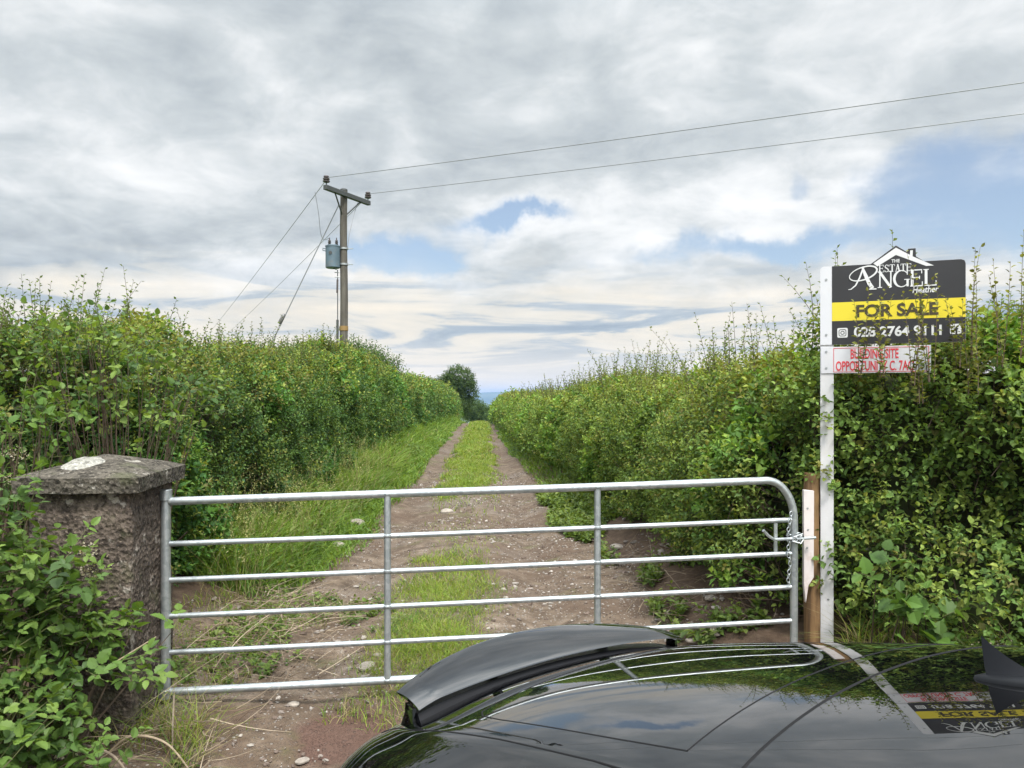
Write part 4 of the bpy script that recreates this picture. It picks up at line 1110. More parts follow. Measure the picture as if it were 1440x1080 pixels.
        # bare lower stems show through the thin foot of the hedge
        if d < 16:
            nb = int(9*ds); ss = s+rng.random(nb)*ds; P, nrm, *_ = surf(ss, rng.uniform(0, .25, nb), rng.uniform(.20, .55, nb)); P[:, 2] -= .25
            Dr = norm(np.array([0, 0, 1.0])+rng.normal(0, .30, (nb, 3))-nrm*np.array([.25, .25, 0]))
            V, F, C = stems(P, Dr, rng.uniform(.3, .9, nb), rng.uniform(.006, .02, nb), np.tile(BARKC, (nb, 1))*rng.uniform(.5, 1.3, (nb, 1)), 2, rng.normal(0, .15, (nb, 3))); st.add(V-org, F, C)
        s += ds
    for (ex, ey, ez, el) in extra:                           # single long shoots in front of the boards
        for q in range(3):
            P = np.array([[ex+rng.normal(0, .02), ey+rng.normal(0, .02), ez]]); Dr = norm(np.array([[rng.normal(0, .10), rng.normal(0, .05), 1.0]])); L = np.array([el*rng.uniform(.6, 1.0)]); bend = rng.normal(0, .12, (1, 3))*np.array([1, .3, .1])
            V, F, C = twig_leaves(P, Dr, L, 24, np.array([.036]), .62, rng, np.array([[.15, .17, .045]]), 1.0, kind='hex', bend=bend, jit=.3); lf.add(V-org, F, C)
            V, F, C = stems(P, Dr, L, np.array([.0035]), np.tile(BARKC, (1, 1)), 5, bend); st.add(V-org, F, C)
    lf.build('foliage', LEAF, root); st.build('branches', BARK, root)
    # dark core sheet added for the old wood, to stop light passing
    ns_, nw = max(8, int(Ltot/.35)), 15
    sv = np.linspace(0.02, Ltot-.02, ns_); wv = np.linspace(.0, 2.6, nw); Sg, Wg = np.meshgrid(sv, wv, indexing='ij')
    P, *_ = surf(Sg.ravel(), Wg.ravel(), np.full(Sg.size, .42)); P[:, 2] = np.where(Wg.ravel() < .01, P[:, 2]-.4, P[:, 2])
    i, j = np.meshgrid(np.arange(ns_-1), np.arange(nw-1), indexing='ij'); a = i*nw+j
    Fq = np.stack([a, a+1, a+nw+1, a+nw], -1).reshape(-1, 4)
    np_mesh('dark_wood_core', P-org, Fq, vcol_mat('dark_core'), root, np.tile(np.array([.042, .052, .022]), (len(P), 1))*RNG.uniform(.6, 1.4, (len(P), 1)))
    return root

def lane_path(off, y0, y1, n=40):
    ys = np.linspace(y0, y1, n); return [(lane_c(y)+(off(y) if callable(off) else off), y) for y in ys]
YL = lambda s, y0: y0+s
hedge('hawthorn_hedge', 'long tall hawthorn hedge on the pole side of the track, seamed with tall shoots', lane_path(lambda y: -2.22-.28*sstep(y, 10, 20)+.35*sstep(y, 30, 50), 5.2, 66), -1,
      lambda s: 1.82+.48*np.exp(-((s-14)/5)**2)-.05*sstep(s, 22, 40), 1.5, 101, pal=DEEP, smin=.040, lod=.0026, shoots=40, shoot_len=(.16, .50), lump=.30)
hedge('hawthorn_hedge', 'long lower hawthorn hedge leading away behind the sale sign side of the track', lane_path(lambda y: 1.95-.45*sstep(y, 9, 26)-.2*sstep(y, 30, 50), 5.0, 66), 1,
      lambda s: 1.50-.18*sstep(s, 9, 32), 1.6, 202, pal=LIGHT, shoots=36, lean=.25, lump=.26, base=.22)
hedge('hawthorn_hedge', 'roadside hedge pressing round the back and foot of the sale sign', [(1.80, 5.12), (2.03, 4.86), (2.30, 4.56), (2.60, 4.32), (3.0, 4.12), (3.5, 3.95), (4.4, 3.6), (5.4, 3.2), (6.6, 2.6)], -1,
      lambda s: 1.95+.12*sstep(s, .9, 1.9)+.28*sstep(s, 1.5, 2.3)+.16*sstep(s, 2.2, 2.9), .95, 303, pal=LIGHT*1.12, shoots=60, shoot_len=(.2, .62), smin=.044, sparse_top=.15, lump=.30, kind='hex', extra=[(2.03, 4.50, 1.85, .68), (2.14, 4.45, 1.85, .52), (2.26, 4.38, 1.80, .70), (2.36, 4.34, 1.82, .80), (2.47, 4.28, 1.9, .60), (2.55, 4.25, 1.95, .62), (2.50, 4.25, 1.75, .45), (2.3, 4.33, 1.7, .5), (2.66, 4.2, 1.9, .6), (2.75, 4.18, 1.95, .75), (2.82, 4.2, 2.0, .8)])
hedge('hawthorn_hedge', 'roadside hedge behind the stone gate pier', [(-2.55, 5.35), (-3.2, 5.05), (-4.2, 4.6), (-5.5, 4.0), (-7, 3.4)], 1,
      lambda s: 1.62+.24*sstep(s, .5, 1.6), 1.2, 404, shoots=75, shoot_len=(.15, .36), smin=.040, lump=.30, kind='hex', pal=DEEP)

# --------------------------------------------------- broad leaved plants
def tri(P, D, N, S, W):
    side = norm(np.cross(D, N)); out = []
    for a, k, o in ((0, 1.0, .42), (1.15, .80, .20), (-1.15, .80, .20)):
        d = D*math.cos(a)+side*math.sin(a); out.append(leaves(P+D*(S*o)[:, None], d, N+side*.25*np.sign(a), S*k*.66, W, 'serrate', .25, .22))
    n0 = len(out[0][0]); return np.concatenate([o[0] for o in out]), np.concatenate([o[1]+i*n0 for i, o in enumerate(out)])
BUSH = []
def bush(name, label, cat, blobs, n, size, wid, pal, seed, kind='serrate', k=5, twl=(.12, .28), up=.8, m=BROAD, rootxy=None, arch=0, spread=.9, shell=.5):
    """blobs: (x, y, z, rx, ry, rz); twigs stand on stems that all rise from the root"""
    rng = np.random.default_rng(seed); bl = np.array(blobs, float)
    rx, ry = rootxy or (bl[:, 0].mean(), bl[:, 1].mean()); org = np.array([rx, ry, float(H(rx, ry))])
    root = thing(name, label, cat, org); lf, st = Bag(), Bag(); BUSH.append(root)
    w = (bl[:, 3]*bl[:, 4]*bl[:, 5])**.667; w /= w.sum()
    b = rng.choice(len(bl), n, p=w); u = norm(rng.normal(size=(n, 3))); u[:, 2] = np.abs(u[:, 2])*np.where(rng.random(n) < .8, 1, -1); rr = (shell+(1-shell)*rng.random(n))[:, None]
    P = bl[b, :3]+u*rr*bl[b, 3:6]
    P += .10*np.stack([fbm(P[:, 0]*5, P[:, 1]*5, P[:, 2]*5, seed+i, 2) for i in range(3)], 1)
    P[:, 2] = np.maximum(P[:, 2], H(P[:, 0], P[:, 1])+.03)
    Dr = norm(u+np.array([0, 0, .45])+rng.normal(0, .4, (n, 3))); L = rng.uniform(*twl, n)
    col = pick(pal, np.clip(.5+.9*fbm(P[:, 0]*2, P[:, 1]*2, P[:, 2]*2, seed+9, 2)+rng.normal(0, .2, n), 0, .999), rng)
    V, F, C = twig_leaves(P, Dr, L, k, np.full(n, size), wid, rng, col, spread, kind, up); lf.add(V-org, F, C)
    V, F, C = stems(P, Dr, L, np.full(n, .003), np.tile(np.array([.09, .10, .04]), (n, 1)), 1); st.add(V-org, F, C)
    q = rng.random(n) < min(1, 60/n); B = np.tile(org, (q.sum(), 1))+rng.normal(0, .12, (q.sum(), 3))*np.array([1, 1, 0]); dd = P[q]-B; ln = np.linalg.norm(dd, axis=1)
    V, F, C = stems(B, dd, ln, np.full(len(ln), .008), np.tile(BARKC, (len(ln), 1)), 4); st.add(V-org, F, C)
    lf.build('leaves', m, root); st.build('stems', BARK, root); return root
HAZ = np.array([[.085, .165, .034], [.115, .20, .040], [.16, .245, .05], [.065, .13, .034]])
BRA = np.array([[.070, .135, .032], [.095, .170, .038], [.13, .21, .046], [.055, .105, .032]])
bush('hazel_bush', 'broad bright leaved hazel bush growing out of the hedge behind the pier', 'bush', [(-2.75, 4.95, 1.95, .42, .30, .28), (-2.35, 5.0, 1.70, .38, .28, .30), (-2.62, 4.85, 1.52, .40, .25, .25)], 170, .056, .80, HAZ*.9, 21, k=5, twl=(.15, .3), rootxy=(-2.6, 5.1))
bush('hazel_bush', 'small pale leaved bush low beside the pier at the photo edge', 'bush', [(-2.85, 4.55, 1.50, .26, .22, .22), (-3.05, 4.5, 1.15, .3, .2, .3)], 70, .06, .85, HAZ[[0, 1, 3]], 22, k=5, rootxy=(-2.95, 4.6))
# brambles heaped against the pier
bush('bramble_bush', 'heap of brambles with toothed leaves spilling round the pier foot', 'bush', [(-2.50, 3.45, .50, .45, .36, .38), (-2.22, 3.52, .80, .22, .14, .22), (-2.45, 3.4, 1.0, .30, .2, .22), (-2.05, 3.60, .46, .26, .10, .16), (-2.15, 3.66, .62, .26, .06, .22), (-2.32, 3.6, .68, .2, .08, .2), (-2.3, 3.25, .25, .35, .25, .25), (-2.75, 3.2, .45, .5, .4, .5)], 400, .105, .80, BRA, 31, kind='tri', k=4, twl=(.14, .36), rootxy=(-2.45, 3.4), shell=.25)
bush('bramble_bush', 'lighter bramble patch at the lower photo corner by the track', 'bush', [(-2.30, 3.02, .20, .42, .30, .30), (-2.0, 3.30, .05, .28, .2, .16), (-2.65, 2.75, .35, .4, .3, .35)], 190, .100, .80, BRA[[1, 0, 1, 2]], 32, kind='tri', k=4, twl=(.12, .30), rootxy=(-2.3, 2.95), shell=.2)
bush('bramble_bush', 'sparse bramble trail reaching across the pier towards the hinge', 'bush', [(-2.0, 3.72, .60, .16, .05, .10), (-1.88, 3.76, .52, .12, .04, .07), (-1.78, 4.02, .48, .05, .05, .04)], 11, .115, .84, HAZ[[0, 1, 3, 0]], 33, kind='tri', k=3, twl=(.08, .18), rootxy=(-2.25, 3.55))
# large leaved sapling at the foot of the right hedge
bush('sycamore_sapling', 'sapling with large lobed leaves below the for sale board', 'sapling', [(2.14, 4.24, .70, .15, .08, .08), (2.26, 4.18, .55, .15, .08, .08), (2.12, 4.18, .45, .13, .08, .07), (2.26, 4.14, .32, .10, .06, .06)], 20, .10, .95, HAZ[[3, 0, 0, 3]], 41, k=4, twl=(.08, .18), rootxy=(2.2, 4.30), spread=1.1)
bush('nettle_clump', 'nettle clump with small pale leaves at the hedge foot by the car', 'weeds', [(2.75, 4.05, .35, .35, .2, .25), (3.1, 3.85, .45, .3, .2, .3), (2.45, 4.2, .15, .3, .1, .15)], 90, .055, .6, HAZ[[0, 1, 0, 3]], 42, k=7, twl=(.15, .35), kind='hex', rootxy=(2.8, 4.1))
bush('elder_bush', 'dark elder bush rising from the hedge just beyond the power pole', 'bush', [(-5.0, 25, 2.75, .70, .7, .65), (-4.45, 26, 2.5, .65, .7, .55), (-5.5, 25.3, 2.75, .5, .6, .45)], 1100, .10, .5, BRA[[0, 3, 3, 1]], 51, k=7, twl=(.2, .5), kind='quad', m=LEAF, rootxy=(-5.0, 24.6), shell=.25)

# --------------------------------------------------- trees
def tree(name, label, x, y, h, blobs, n, size, pal, seed, group=None, trunk_r=.22):
    rng = np.random.default_rng(seed); z0 = float(H(x, y)); org = np.array([x, y, z0])
    root = thing(name, label, 'tree', org, 0, group); bl = np.array(blobs, float)
    mb = MB(); n_ = 8; mb.tube([(.12*math.sin(i*1.1), .1*math.sin(i*.7), -.3+h*.62*i/(n_-1)) for i in range(n_)], [trunk_r*(1-.7*i/(n_-1)) for i in range(n_)], 10)
    for b in bl:
        c = Vector(b[:3]); s0 = Vector((0, 0, h*.28)); mid = (s0+c)/2+Vector((0, 0, -.15*h*.3)); mb.tube([s0, mid, c], [trunk_r*.5, trunk_r*.3, trunk_r*.08], 6)
    mb.build('trunk', pbr('tree_bark', (.075, .062, .048), .9, bump=.8, bscale=8, noise=.3), root)
    lf = Bag(); w = (bl[:, 3]*bl[:, 4]*bl[:, 5])**.667; w /= w.sum(); b = rng.choice(len(bl), n, p=w)
    u = norm(rng.normal(size=(n, 3))); rr = (.35+.65*rng.random(n)**.6)[:, None]; P = bl[b, :3]+u*rr*bl[b, 3:6]
    sc_ = bl[:, 3:6].mean(); P += sc_*.55*np.stack([fbm(P[:, 0]/sc_*1.6, P[:, 1]/sc_*1.6, P[:, 2]/sc_*1.6, seed+i, 2) for i in range(3)], 1)
    keep = fbm(P[:, 0]/sc_*2.2, P[:, 1]/sc_*2.2, P[:, 2]/sc_*2.2, seed+7, 2) > -.14; P, u = P[keep], u[keep]; n = len(P)
    Dr = norm(u+np.array([0, 0, .3])+rng.normal(0, .5, (n, 3)))
    col = pick(pal, np.clip(.5+.8*fbm(P[:, 0]/sc_*1.3, P[:, 1]/sc_*1.3, P[:, 2]/sc_*1.3, seed+9, 2)+rng.normal(0, .2, n), 0, .999), rng)
    V, F, C = twig_leaves(P, Dr, np.full(n, size*3), 6, np.full(n, size), .62, rng, col); lf.add(V, F, C); lf.build('crown', LEAF, root); return root
DK = np.array([[.055, .100, .034], [.055, .098, .032], [.072, .120, .036], [.034, .066, .026]])
tree('ash_tree', 'rounded dark tree standing clear at the far end of the left hedge', -5.2, 68, 5.2, [(.45, 0, 3.55, 1.25, 1.2, 1.1), (1.05, .3, 2.6, 1.05, 1, .9), (-.6, 0, 2.8, 1.35, 1.1, 1.0), (-1.6, .2, 2.2, 1.2, 1, .85), (-2.4, .2, 1.7, .9, .9, .7), (.1, 0, 1.5, 1.8, 1.3, .9)], 4200, .18, DK, 61)
FAR = [('far_tree', 'low dark tree closing the end of the track', -4.5, 104, 3.1, 71), ('far_tree', 'broad dark tree beyond the track end, beside the low one', -3.4, 112, 3.3, 72),
       ('far_tree', 'faint pale tree line clump far beyond the track end', -7.2, 140, 5.5, 73), ('far_tree', 'dark rounded tree peeping over the right hedge far along', -1.9, 124, 3.2, 74), ('far_tree', 'small tree behind the round ash tree', -9.8, 96, 4.6, 75)]
for nm, lb, x, y, h, sd_ in FAR:
    rg = np.random.default_rng(sd_); bl = [(rg.normal(0, 1.1), rg.normal(0, .6), h*rg.uniform(.45, .78), 1.5, 1.3, h*.24) for _ in range(6)]
    tree(nm, lb, x, y, h, bl, 900, .26, DK, sd_, 'trees beyond the end of the track', .18)

# --------------------------------------------------- grass and weeds (nobody could count them)
def blades(x, y, h, w, lean, col, rng, segs=3):
    n = len(x); z = H(x, y)+.005; a = rng.random(n)*6.283; la = rng.random(n)*6.283
    side = np.stack([np.cos(a), np.sin(a), 0*a], 1)*(w/2)[:, None]; ld = np.stack([np.cos(la), np.sin(la), 0*la], 1)
    B = np.stack([x, y, z], 1); V = []
    for t, ww in ((0, 1.0), (.45, .85), (.8, .5), (1.0, .06)):
        P = B+ld*(lean*h*t*t)[:, None]+np.array([0, 0, 1.0])*(h*(t-.32*np.minimum(lean, 1.6)*t*t))[:, None]
        V += [P-side*ww, P+side*ww]
    V = np.stack(V, 1).reshape(-1, 3); b = np.arange(n)[:, None, None]*8
    F = np.array([[0, 1, 3, 2], [2, 3, 5, 4], [4, 5, 7, 6]]); C = np.repeat(col, 8, 0)
    tip = np.tile(np.repeat([.75, .95, 1.1, 1.2], 2), n)[:, None]
    return V, (b+F[None]).reshape(-1, 4), C
GR = np.array([[.135, .225, .030], [.18, .265, .034], [.225, .28, .04], [.095, .175, .03]])
DRY = np.array([[.27, .24, .11], [.33, .29, .15], [.22, .17, .085]])
def scatter(n, fx, fy, rng): return fx(rng.random(n)), fy(rng.random(n))
def grass_strip():
    rng = np.random.default_rng(81); bag = Bag()
    for (y0, y1, per, hh, ww) in ((4.35, 7, 9000, .060, .0042), (7, 11, 5000, .065, .006), (11, 20, 2600, .075, .010), (20, 36, 1100, .09, .019), (36, 62, 420, .11, .034)):
        wid = lambda y: .30+.18*sstep(y, 5, 14)+.02*np.sin(y)
        n = int(per*(y1-y0)*1.3); y = y0+(y1-y0)*rng.random(n); o = (rng.random(n)*2-1)*.80
        edge = wid(y)*(1+.9*fbm(o*2+7, y*1.6, 0, 5, 3)*1.6); keep = np.abs(o+.10*fbm(y*.5, 0, 0, 77, 2)*2)+rng.normal(0, .11, n) < edge
        bare = fbm(o*1.3, y*.55, 0, 44, 3)
        worn = sstep(y+.9*fbm(o*3, y*1.5, 0, 45, 2)*2, 7.3, 8.3)*(1-sstep(y+1.5*fbm(o*3, y, 0, 46, 2)*2, 12.6, 14.6)); keep &= (bare > -.26) & (rng.random(n) < 1-.96*worn); y, o = y[keep], o[keep]; n = len(y)
        col = pick(GR, np.clip(.5+fbm(o*3, y*1.2, 0, 33, 2)+rng.normal(0, .2, n), 0, .999), rng); dr = rng.random(n) < .10; col[dr] = DRY[rng.integers(0, 3, dr.sum())]
        V, F, C = blades(o+lane_c(y), y, hh*(.45+.9*vnoise(o*3.1+4, y*1.7, 0, 47))*rng.uniform(.5, 1.8, n), np.full(n, ww)*rng.uniform(.7, 1.3, n), rng.uniform(.2, 1.4, n), col, rng); bag.add(V, F, C)
    tag(bag.build('track_grass', GRASS), 'strip of bright grass growing between the wheel ruts', 'grass', kind='stuff')
def verge_grass():
    rng = np.random.default_rng(82); bag = Bag()
    for sgn, bands in ((-1, ((6.4, 9, 2600, .32, .011), (9, 15, 1500, .33, .015), (15, 28, 700, .32, .026), (28, 62, 260, .30, .046))), (1, ((9.5, 14, 420, .16, .009), (14, 28, 330, .2, .018), (28, 62, 130, .25, .034)))):
        for (y0, y1, per, hh, ww) in bands:
            n = int(per*(y1-y0)*(1.5 if sgn < 0 else .8)); y = y0+(y1-y0)*rng.random(n)
            o = (-1.02-.10*fbm(y, 2, 0, 3, 2)-1.70*rng.random(n)**.9) if sgn < 0 else lane_right(y)-.05+.75*rng.random(n)
            if sgn < 0:
                keep = (o < lane_left(y)+.02+rng.normal(0, .07, n)) ; y, o = y[keep], o[keep]; n = len(y)
            else:
                keep = rng.random(n) < .25+.6*sstep(y, 11, 16); y, o = y[keep], o[keep]; n = len(y)
            far_in = sstep(np.abs(o), 1.3, 1.9)
            col = pick(GR[[3, 0, 3, 1, 0]], np.clip(.5+fbm(o*2, y*.8, 0, 35, 2)+rng.normal(0, .2, n), 0, .999), rng); dr = rng.random(n) < .035; col[dr] = DRY[rng.integers(0, 3, dr.sum())]
            V, F, C = blades(o+lane_c(y), y, hh*(.35+.75*far_in)*(.5+.9*vnoise(o*2.3, y*1.3, 0, 48))*rng.uniform(.5, 1.6, n), np.full(n, ww)*rng.uniform(.7, 1.4, n), rng.uniform(.3, 1.6, n), col, rng); bag.add(V, F, C)
    # seed heads
    n = 650; y = 6.2+9.8*rng.random(n)**1.3; o = -1.45-1.1*rng.random(n); x = o+lane_c(y); L = rng.uniform(.45, .85, n)
    B = np.stack([x, y, H(x, y)], 1); Dr = norm(np.array([0, 0, 1.0])+rng.normal(0, .28, (n, 3))); bend = rng.normal(0, .30, (n, 3))*np.array([1, 1, .2])
    V, F, C = stems(B, Dr, L, np.full(n, .0022), DRY[rng.integers(0, 2, n)]*.9, 4, bend); bag.add(V, F, C)
    T = B+Dr*(L*.82)[:, None]+bend*((L*.82)**2)[:, None]; V, F, C = twig_leaves(T, Dr+bend*L[:, None]*1.5, L*.26, 10, np.full(n, .026), .4, rng, DRY[rng.integers(0, 2, n)]*.9+np.array([0, .04, 0]), .45); bag.add(V, F, C)
    tag(bag.build('verge_grass', GRASS), 'long rank grass with seed heads along the foot of the hedges', 'grass', kind='stuff')
def weeds():
    rng = np.random.default_rng(83); bag = Bag(); WD = np.array([[.09, .15, .03], [.12, .19, .035], [.07, .12, .028], [.14, .19, .05]])
    def patch(n, xf, yf, size, k=6, th=-.02, seed=91, sc_=1.6):
        x, y = xf(rng.random(n)), yf(rng.random(n)); x = x+0*y
        keep = fbm(x*sc_, y*sc_, 0, seed, 3) > th; x, y = x[keep], y[keep]; n = len(x)
        P = np.stack([x, y, H(x, y)+.01], 1); Dr = norm(np.array([0, 0, 1.0])+rng.normal(0, .45, (n, 3)))
        V, F, C = twig_leaves(P, Dr, size*rng.uniform(.6, 2.4, n), k, size*rng.uniform(.7, 1.3, n), .62, rng, WD[rng.integers(0, 4, n)], 1.2, 'hex', 1.2); bag.add(V, F, C)
    # right bank behind the gate
    y_ = {}
    def yb(u): y_['y'] = 5.2+8.5*u**1.1; return y_['y']
    n = 3800; y = 5.0+8.8*rng.random(n); o = lane_right(y)-.15+.95*rng.random(n)**1.1
    keep = fbm(o*1.6, y*1.2, 0, 91, 3)+.12*sstep(y, 8, 12) > .02; y, o = y[keep], o[keep]; x = o+lane_c(y); n = len(x)
    P = np.stack([x, y, H(x, y)+.01], 1); Dr = norm(np.array([0, 0, 1.0])+rng.normal(0, .45, (n, 3))); size = .045+.002*y
    V, F, C = twig_leaves(P, Dr, size*rng.uniform(.6, 3.2, n), 7, size*rng.uniform(.7, 1.3, n), .62, rng, WD[rng.integers(0, 4, n)], 1.2, 'hex', 1.2); bag.add(V, F, C)
    # docks and nettles in the left verge
    n = 1500; y = 6.8+17*rng.random(n)**1.5; o = -1.45-1.15*rng.random(n); keep = fbm(o*1.5, y*.9, 0, 97, 3) > .03; y, o = y[keep], o[keep]; x = o+lane_c(y); n = len(x)
    P = np.stack([x, y, H(x, y)+.02], 1); Dr = norm(np.array([0, 0, 1.0])+rng.normal(0, .3, (n, 3))); size = .05+.0028*y
    V, F, C = twig_leaves(P, Dr, rng.uniform(.12, .42, n), 9, size*rng.uniform(.7, 1.3, n), .5, rng, WD[rng.integers(0, 4, n)], 1.2, 'hex', 1.0); bag.add(V, F, C)
    # bare earth corner inside the gate on the pier side
    patch(750, lambda u: -2.2+1.35*u, lambda u: 4.5+2.2*u, .042, 6, .04, 92)
    patch(260, lambda u: -2.4+.9*u, lambda u: 3.55+.7*u, .04, 6, .0, 93, 2.5)
    tag(bag.build('ground_weeds', BROAD), 'low leafy weeds scattered over the bare earth inside the gate', 'weeds', kind='stuff')
    # thin grass tufts in the same corner
    bag = Bag(); n = 9000; x = -2.5+2.1*rng.random(n); y = 4.0+3.2*rng.random(n)
    keep = fbm(x*1.5, y*1.5, 0, 95, 3) > .07; x, y = x[keep], y[keep]; n = len(x); col = GR[rng.integers(0, 4, n)].copy(); dr = rng.random(n) < .3; col[dr] = DRY[rng.integers(0, 3, dr.sum())]
    V, F, C = blades(x, y, rng.uniform(.03, .11, n), np.full(n, .0045), rng.uniform(.3, 1.5, n), col, rng); bag.add(V, F, C)
    n = 2200; x = -2.75+1.25*rng.random(n); y = 3.0+1.1*rng.random(n); keep = fbm(x*2, y*2, 0, 96, 2) > -.05; x, y = x[keep], y[keep]; n = len(x); col = GR[rng.integers(0, 4, n)].copy(); dr = rng.random(n) < .45; col[dr] = DRY[rng.integers(0, 3, dr.sum())]
    V, F, C = blades(x, y, rng.uniform(.10, .32, n), np.full(n, .005), rng.uniform(.5, 1.7, n), col*.8, rng); bag.add(V, F, C)
    n = 1500; x = 2.0+1.9*rng.random(n); y = 4.55-.42*(x-2.0)+.25*rng.random(n)-.15; col = GR[rng.integers(0, 4, n)].copy(); dr = rng.random(n) < .35; col[dr] = DRY[rng.integers(0, 3, dr.sum())]
    V, F, C = blades(x, y, rng.uniform(.12, .5, n), np.full(n, .006), rng.uniform(.4, 1.6, n), col, rng); bag.add(V, F, C)
    tag(bag.build('grass_tufts', GRASS), 'thin grass tufts round the pier and the hedge foot', 'grass', kind='stuff')
def dead_stuff():
    rng = np.random.default_rng(84); bag = Bag(); SG = np.array([[.20, .155, .11], [.27, .22, .16], [.14, .10, .07]])
    for (n, x0, x1, y0, y1) in ((420, -2.3, -1.2, 4.7, 6.6), (330, .95, 2.1, 5.0, 8.0), (120, -2.4, -1.4, 3.3, 4.3)):
        x = x0+(x1-x0)*rng.random(n); y = y0+(y1-y0)*rng.random(n); B = np.stack([x, y, H(x, y)+rng.uniform(0, .10, n)], 1)
        a = rng.random(n)*6.283; Dr = np.stack([np.cos(a), np.sin(a), rng.normal(.10, .22, n)], 1); bend = rng.normal(0, .5, (n, 3))*np.array([1, 1, .4])
        V, F, C = stems(B, Dr, rng.uniform(.10, .55, n), rng.uniform(.0015, .0042, n), SG[rng.integers(0, 3, n)], 4, bend); bag.add(V, F, C)
    tag(bag.build('dead_stalks', BARK), 'dead stalks and dry twigs littering the earth behind the gate', 'dead stalks', kind='stuff')
    # a few cane ends one can point at
    def cane(label, pts, r, c):
        P = [Vector(p) for p in pts]; out = []
        for i in range(len(P)-1):
            p0, p1, p2, p3 = P[max(i-1, 0)], P[i], P[i+1], P[min(i+2, len(P)-1)]
            for k in range(8):
                t = k/8; out.append(.5*((2*p1)+(-p0+p2)*t+(2*p0-5*p1+4*p2-p3)*t*t+(-p0+3*p1-3*p2+p3)*t**3))
        out.append(P[-1]); nn = len(out); mb = MB(); mb.tube(out, [r*(1-.5*i/(nn-1)) for i in range(nn)], 7)
        tag(mb.build('dead_cane', pbr('dead_cane', c, .8, noise=.25, nscale=12)), label, 'dead cane')
    hz = lambda x, y, d: (x, y, float(H(x, y))+d)
    cane('arched pale dead cane in front of the brambles by the pier foot', [hz(-1.95, 3.65, .04), hz(-1.80, 3.62, .17), hz(-1.62, 3.60, .16), hz(-1.48, 3.58, .02)], .0075, (.24, .19, .13))
    cane('long grey dead cane leaning from the brambles towards the track', [hz(-2.10, 3.70, .10), hz(-1.85, 3.58, .10), hz(-1.66, 3.45, -.02)], .008, (.20, .16, .12))
    cane('thin straight dead stem standing between bramble and gate hinge', [hz(-1.66, 3.78, .30), hz(-1.65, 3.74, .14), hz(-1.63, 3.70, -.02)], .005, (.23, .19, .14))
    cane('pale stick across the bramble leaves in front of the pier', [(-1.98, 3.62, .42), (-1.85, 3.66, .50), (-1.72, 3.72, .58)], .005, (.28, .23, .15))
    cane('bent pale hogweed stalk at the hedge foot above the car roof', [hz(2.85, 3.95, .02), hz(2.83, 3.92, .35), hz(2.70, 3.90, .50), hz(2.58, 3.88, .44)], .007, (.36, .36, .18))
    cane('second pale hogweed stalk drooping over the car roof near the fin', [hz(2.98, 3.88, .02), hz(2.90, 3.86, .30), hz(2.76, 3.84, .42), hz(2.66, 3.83, .22)], .006, (.33, .34, .16))
def flowers():
    rng = np.random.default_rng(85)
    spots = [(-2.12, 3.80, .98, 2), (-2.06, 3.72, .90, 2), (-2.9, 4.48, 1.40, 1), (-2.06, 3.50, .12, 2), (2.60, 4.12, .42, 6), (-2.95, 4.5, 1.25, 1)]
    for x, y, z, k in spots:                                  # cream flower heads carried by the bushes
        bag = Bag(); n = 70; P = rng.normal(0, 1, (n, 3))*np.array([.045, .03, .020]); u = norm(rng.normal(size=(n, 3))+np.array([0, -.6, .6]))
        V, F = leaves(P, norm(rng.normal(size=(n, 3))), u, rng.uniform(.009, .018, n), .8); C = np.repeat(np.array([[.50, .46, .36]])*rng.uniform(.7, 1.1, (n, 1)), 4, 0); bag.add(V, F, C)
        o = bag.build('blossom', LEAF, BUSH[k]); o.location = Vector((x, y, z))-BUSH[k].location
grass_strip(); verge_grass(); weeds(); dead_stuff(); flowers()

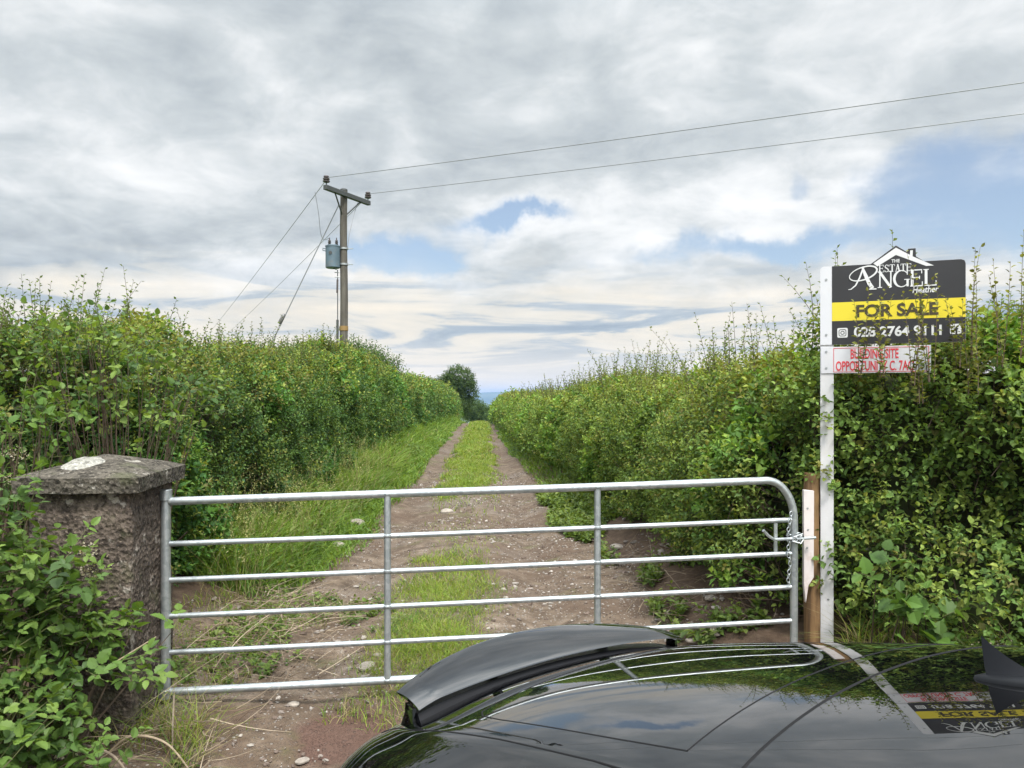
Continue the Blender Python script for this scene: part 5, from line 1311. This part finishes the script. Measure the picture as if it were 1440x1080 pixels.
# --------------------------------------------------- stones
def stones():
    rng = np.random.default_rng(86)
    ico = MB(); ico.ball((0, 0, 0), 1, 8); bv = np.array(ico.v); 
    tri = []
    for f in ico.f: tri += [(f[0], f[i], f[i+1]) for i in range(1, len(f)-1)]
    tri = np.array(tri); nb = len(bv)
    SC = np.array([[.15, .115, .095], [.20, .17, .15], [.25, .225, .20], [.12, .09, .072], [.32, .29, .26]])
    def mesh(P, S, col, seed):
        n = len(P); rg = np.random.default_rng(seed); sc3 = S[:, None]*rg.uniform(.6, 1.25, (n, 3))*np.array([1, 1, .62]); a = rg.random(n)*6.283
        dv = bv[None]*(1+.22*rg.normal(size=(n, nb, 1)).clip(-1.2, 1.2)); q = dv*sc3[:, None]
        ca, sa = np.cos(a)[:, None], np.sin(a)[:, None]; q = np.stack([q[..., 0]*ca-q[..., 1]*sa, q[..., 0]*sa+q[..., 1]*ca, q[..., 2]], -1)
        return (q+P[:, None]).reshape(-1, 3), (np.arange(n)[:, None, None]*nb+tri[None]).reshape(-1, 3), np.repeat(col, nb, 0)
    # loose gravel
    n = 15000; y = 3.6+14*rng.random(n)**1.6; u = rng.random(n); o = lane_left(y)*(1-u)+lane_right(y)*u
    keep = fbm(o*1.4, y*1.1, 0, 61, 3)+.10*(np.abs(np.abs(o)-.75) < .3) > .0; keep &= ~((np.abs(o+.02) < .30) & (y < 8)); keep &= rng.random(n) > 1.2*np.exp(-((o+.42)/.34)**2-((y-4.0)/.36)**2); y, o = y[keep], o[keep]; x = o+lane_c(y); n = len(x)
    S = np.clip(rng.lognormal(-5.25, .55, n), .0025, .022)*(1+.03*y); V, F, C = mesh(np.stack([x, y, H(x, y)+.016+S*.15], 1), S, SC[rng.integers(0, 5, n)]*rng.uniform(.65, 1.1, (n, 1)), 1)
    m = vcol_mat('gravel_stone', .85)
    tag(np_mesh('loose_gravel', V, F, m, None, C, False), 'loose gravel scattered over the track', 'gravel', kind='stuff')
    # rubble on the bank to the right
    n = 900; y = 4.9+5.5*rng.random(n); o = lane_right(y)-.25+1.0*rng.random(n); x = o+lane_c(y); keep = fbm(x*2, y*2, 0, 62, 2) > .0; x, y = x[keep], y[keep]; n = len(x)
    S = np.clip(rng.lognormal(-4.3, .55, n), .006, .05); V, F, C = mesh(np.stack([x, y, H(x, y)+S*.2], 1), S, SC[rng.integers(0, 5, n)]*rng.uniform(.7, 1.15, (n, 1)), 2)
    tag(np_mesh('bank_rubble', V, F, m, None, C, False), 'rubble stones lying on the earth bank under the right hedge', 'rubble', kind='stuff')
    # single stones one can point at
    mt = pbr('field_stone', (.24, .21, .18), .85, noise=.3, nscale=14, bump=.7, bscale=30)
    big = [(412, 995, .030, 'pale flat stone lying before the gate in the near wheel rut'), (516, 942, .052, 'wide flat buff stone under the lowest gate bar by the upright'), (532, 925, .030, 'grey stone just inside the gate beside the grass strip'),
           (425, 1075, .028, 'small buff stone at the lower photo edge left of the car'), (475, 905, .020, 'round grey stone inside the gate in the left rut'), (1000, 845, .045, 'rounded brown stone on the earth bank behind the lower bars'),
           (1005, 893, .05, 'pale stone on the bank just above the rear window of the car'), (975, 905, .04, 'broken stone on the bank next to the spoiler tip'), (628, 722, .05, 'white stone lying in the track above the top gate bar'),
           (868, 772, .05, 'pale stone on the verge behind the second upright'), (925, 812, .035, 'whitish long stone on the bank between the middle bars'), (815, 738, .05, 'light stone at the edge of the right rut'), (500, 738, .06, 'flat pale stone at the verge edge left of the track'),
           (475, 770, .055, 'flat pale stone where the verge meets the bare earth')]
    for i, (px, py, r, lb) in enumerate(big):
        Y = 4.0
        for _ in range(30):
            z = float(H((px-720)/F_PX*Y, Y)); Y = (EYE-z)*F_PX/(py-555)
        X = (px-720)/F_PX*Y; r *= Y/4.8*.8 if Y > 6 else 1.0
        mb = MB(); mb.ball((0, 0, 0), r, 14, (1.25, .95, .50)); vv = np.array(mb.v); q = vv/r*1.3+i*7.7
        vv = vv*(1+.55*fbm(q[:, 0], q[:, 1], q[:, 2], 5+i, 3))[:, None]; mb.v = [tuple(v) for v in vv]
        o = mb.build('stone', mt, None, 30); o.location = (X, Y, float(H(X, Y))+.014+r*.12); o.rotation_euler = (0, 0, i*1.3); tag(o, lb, 'stone', 'stones on the track and bank')
stones()
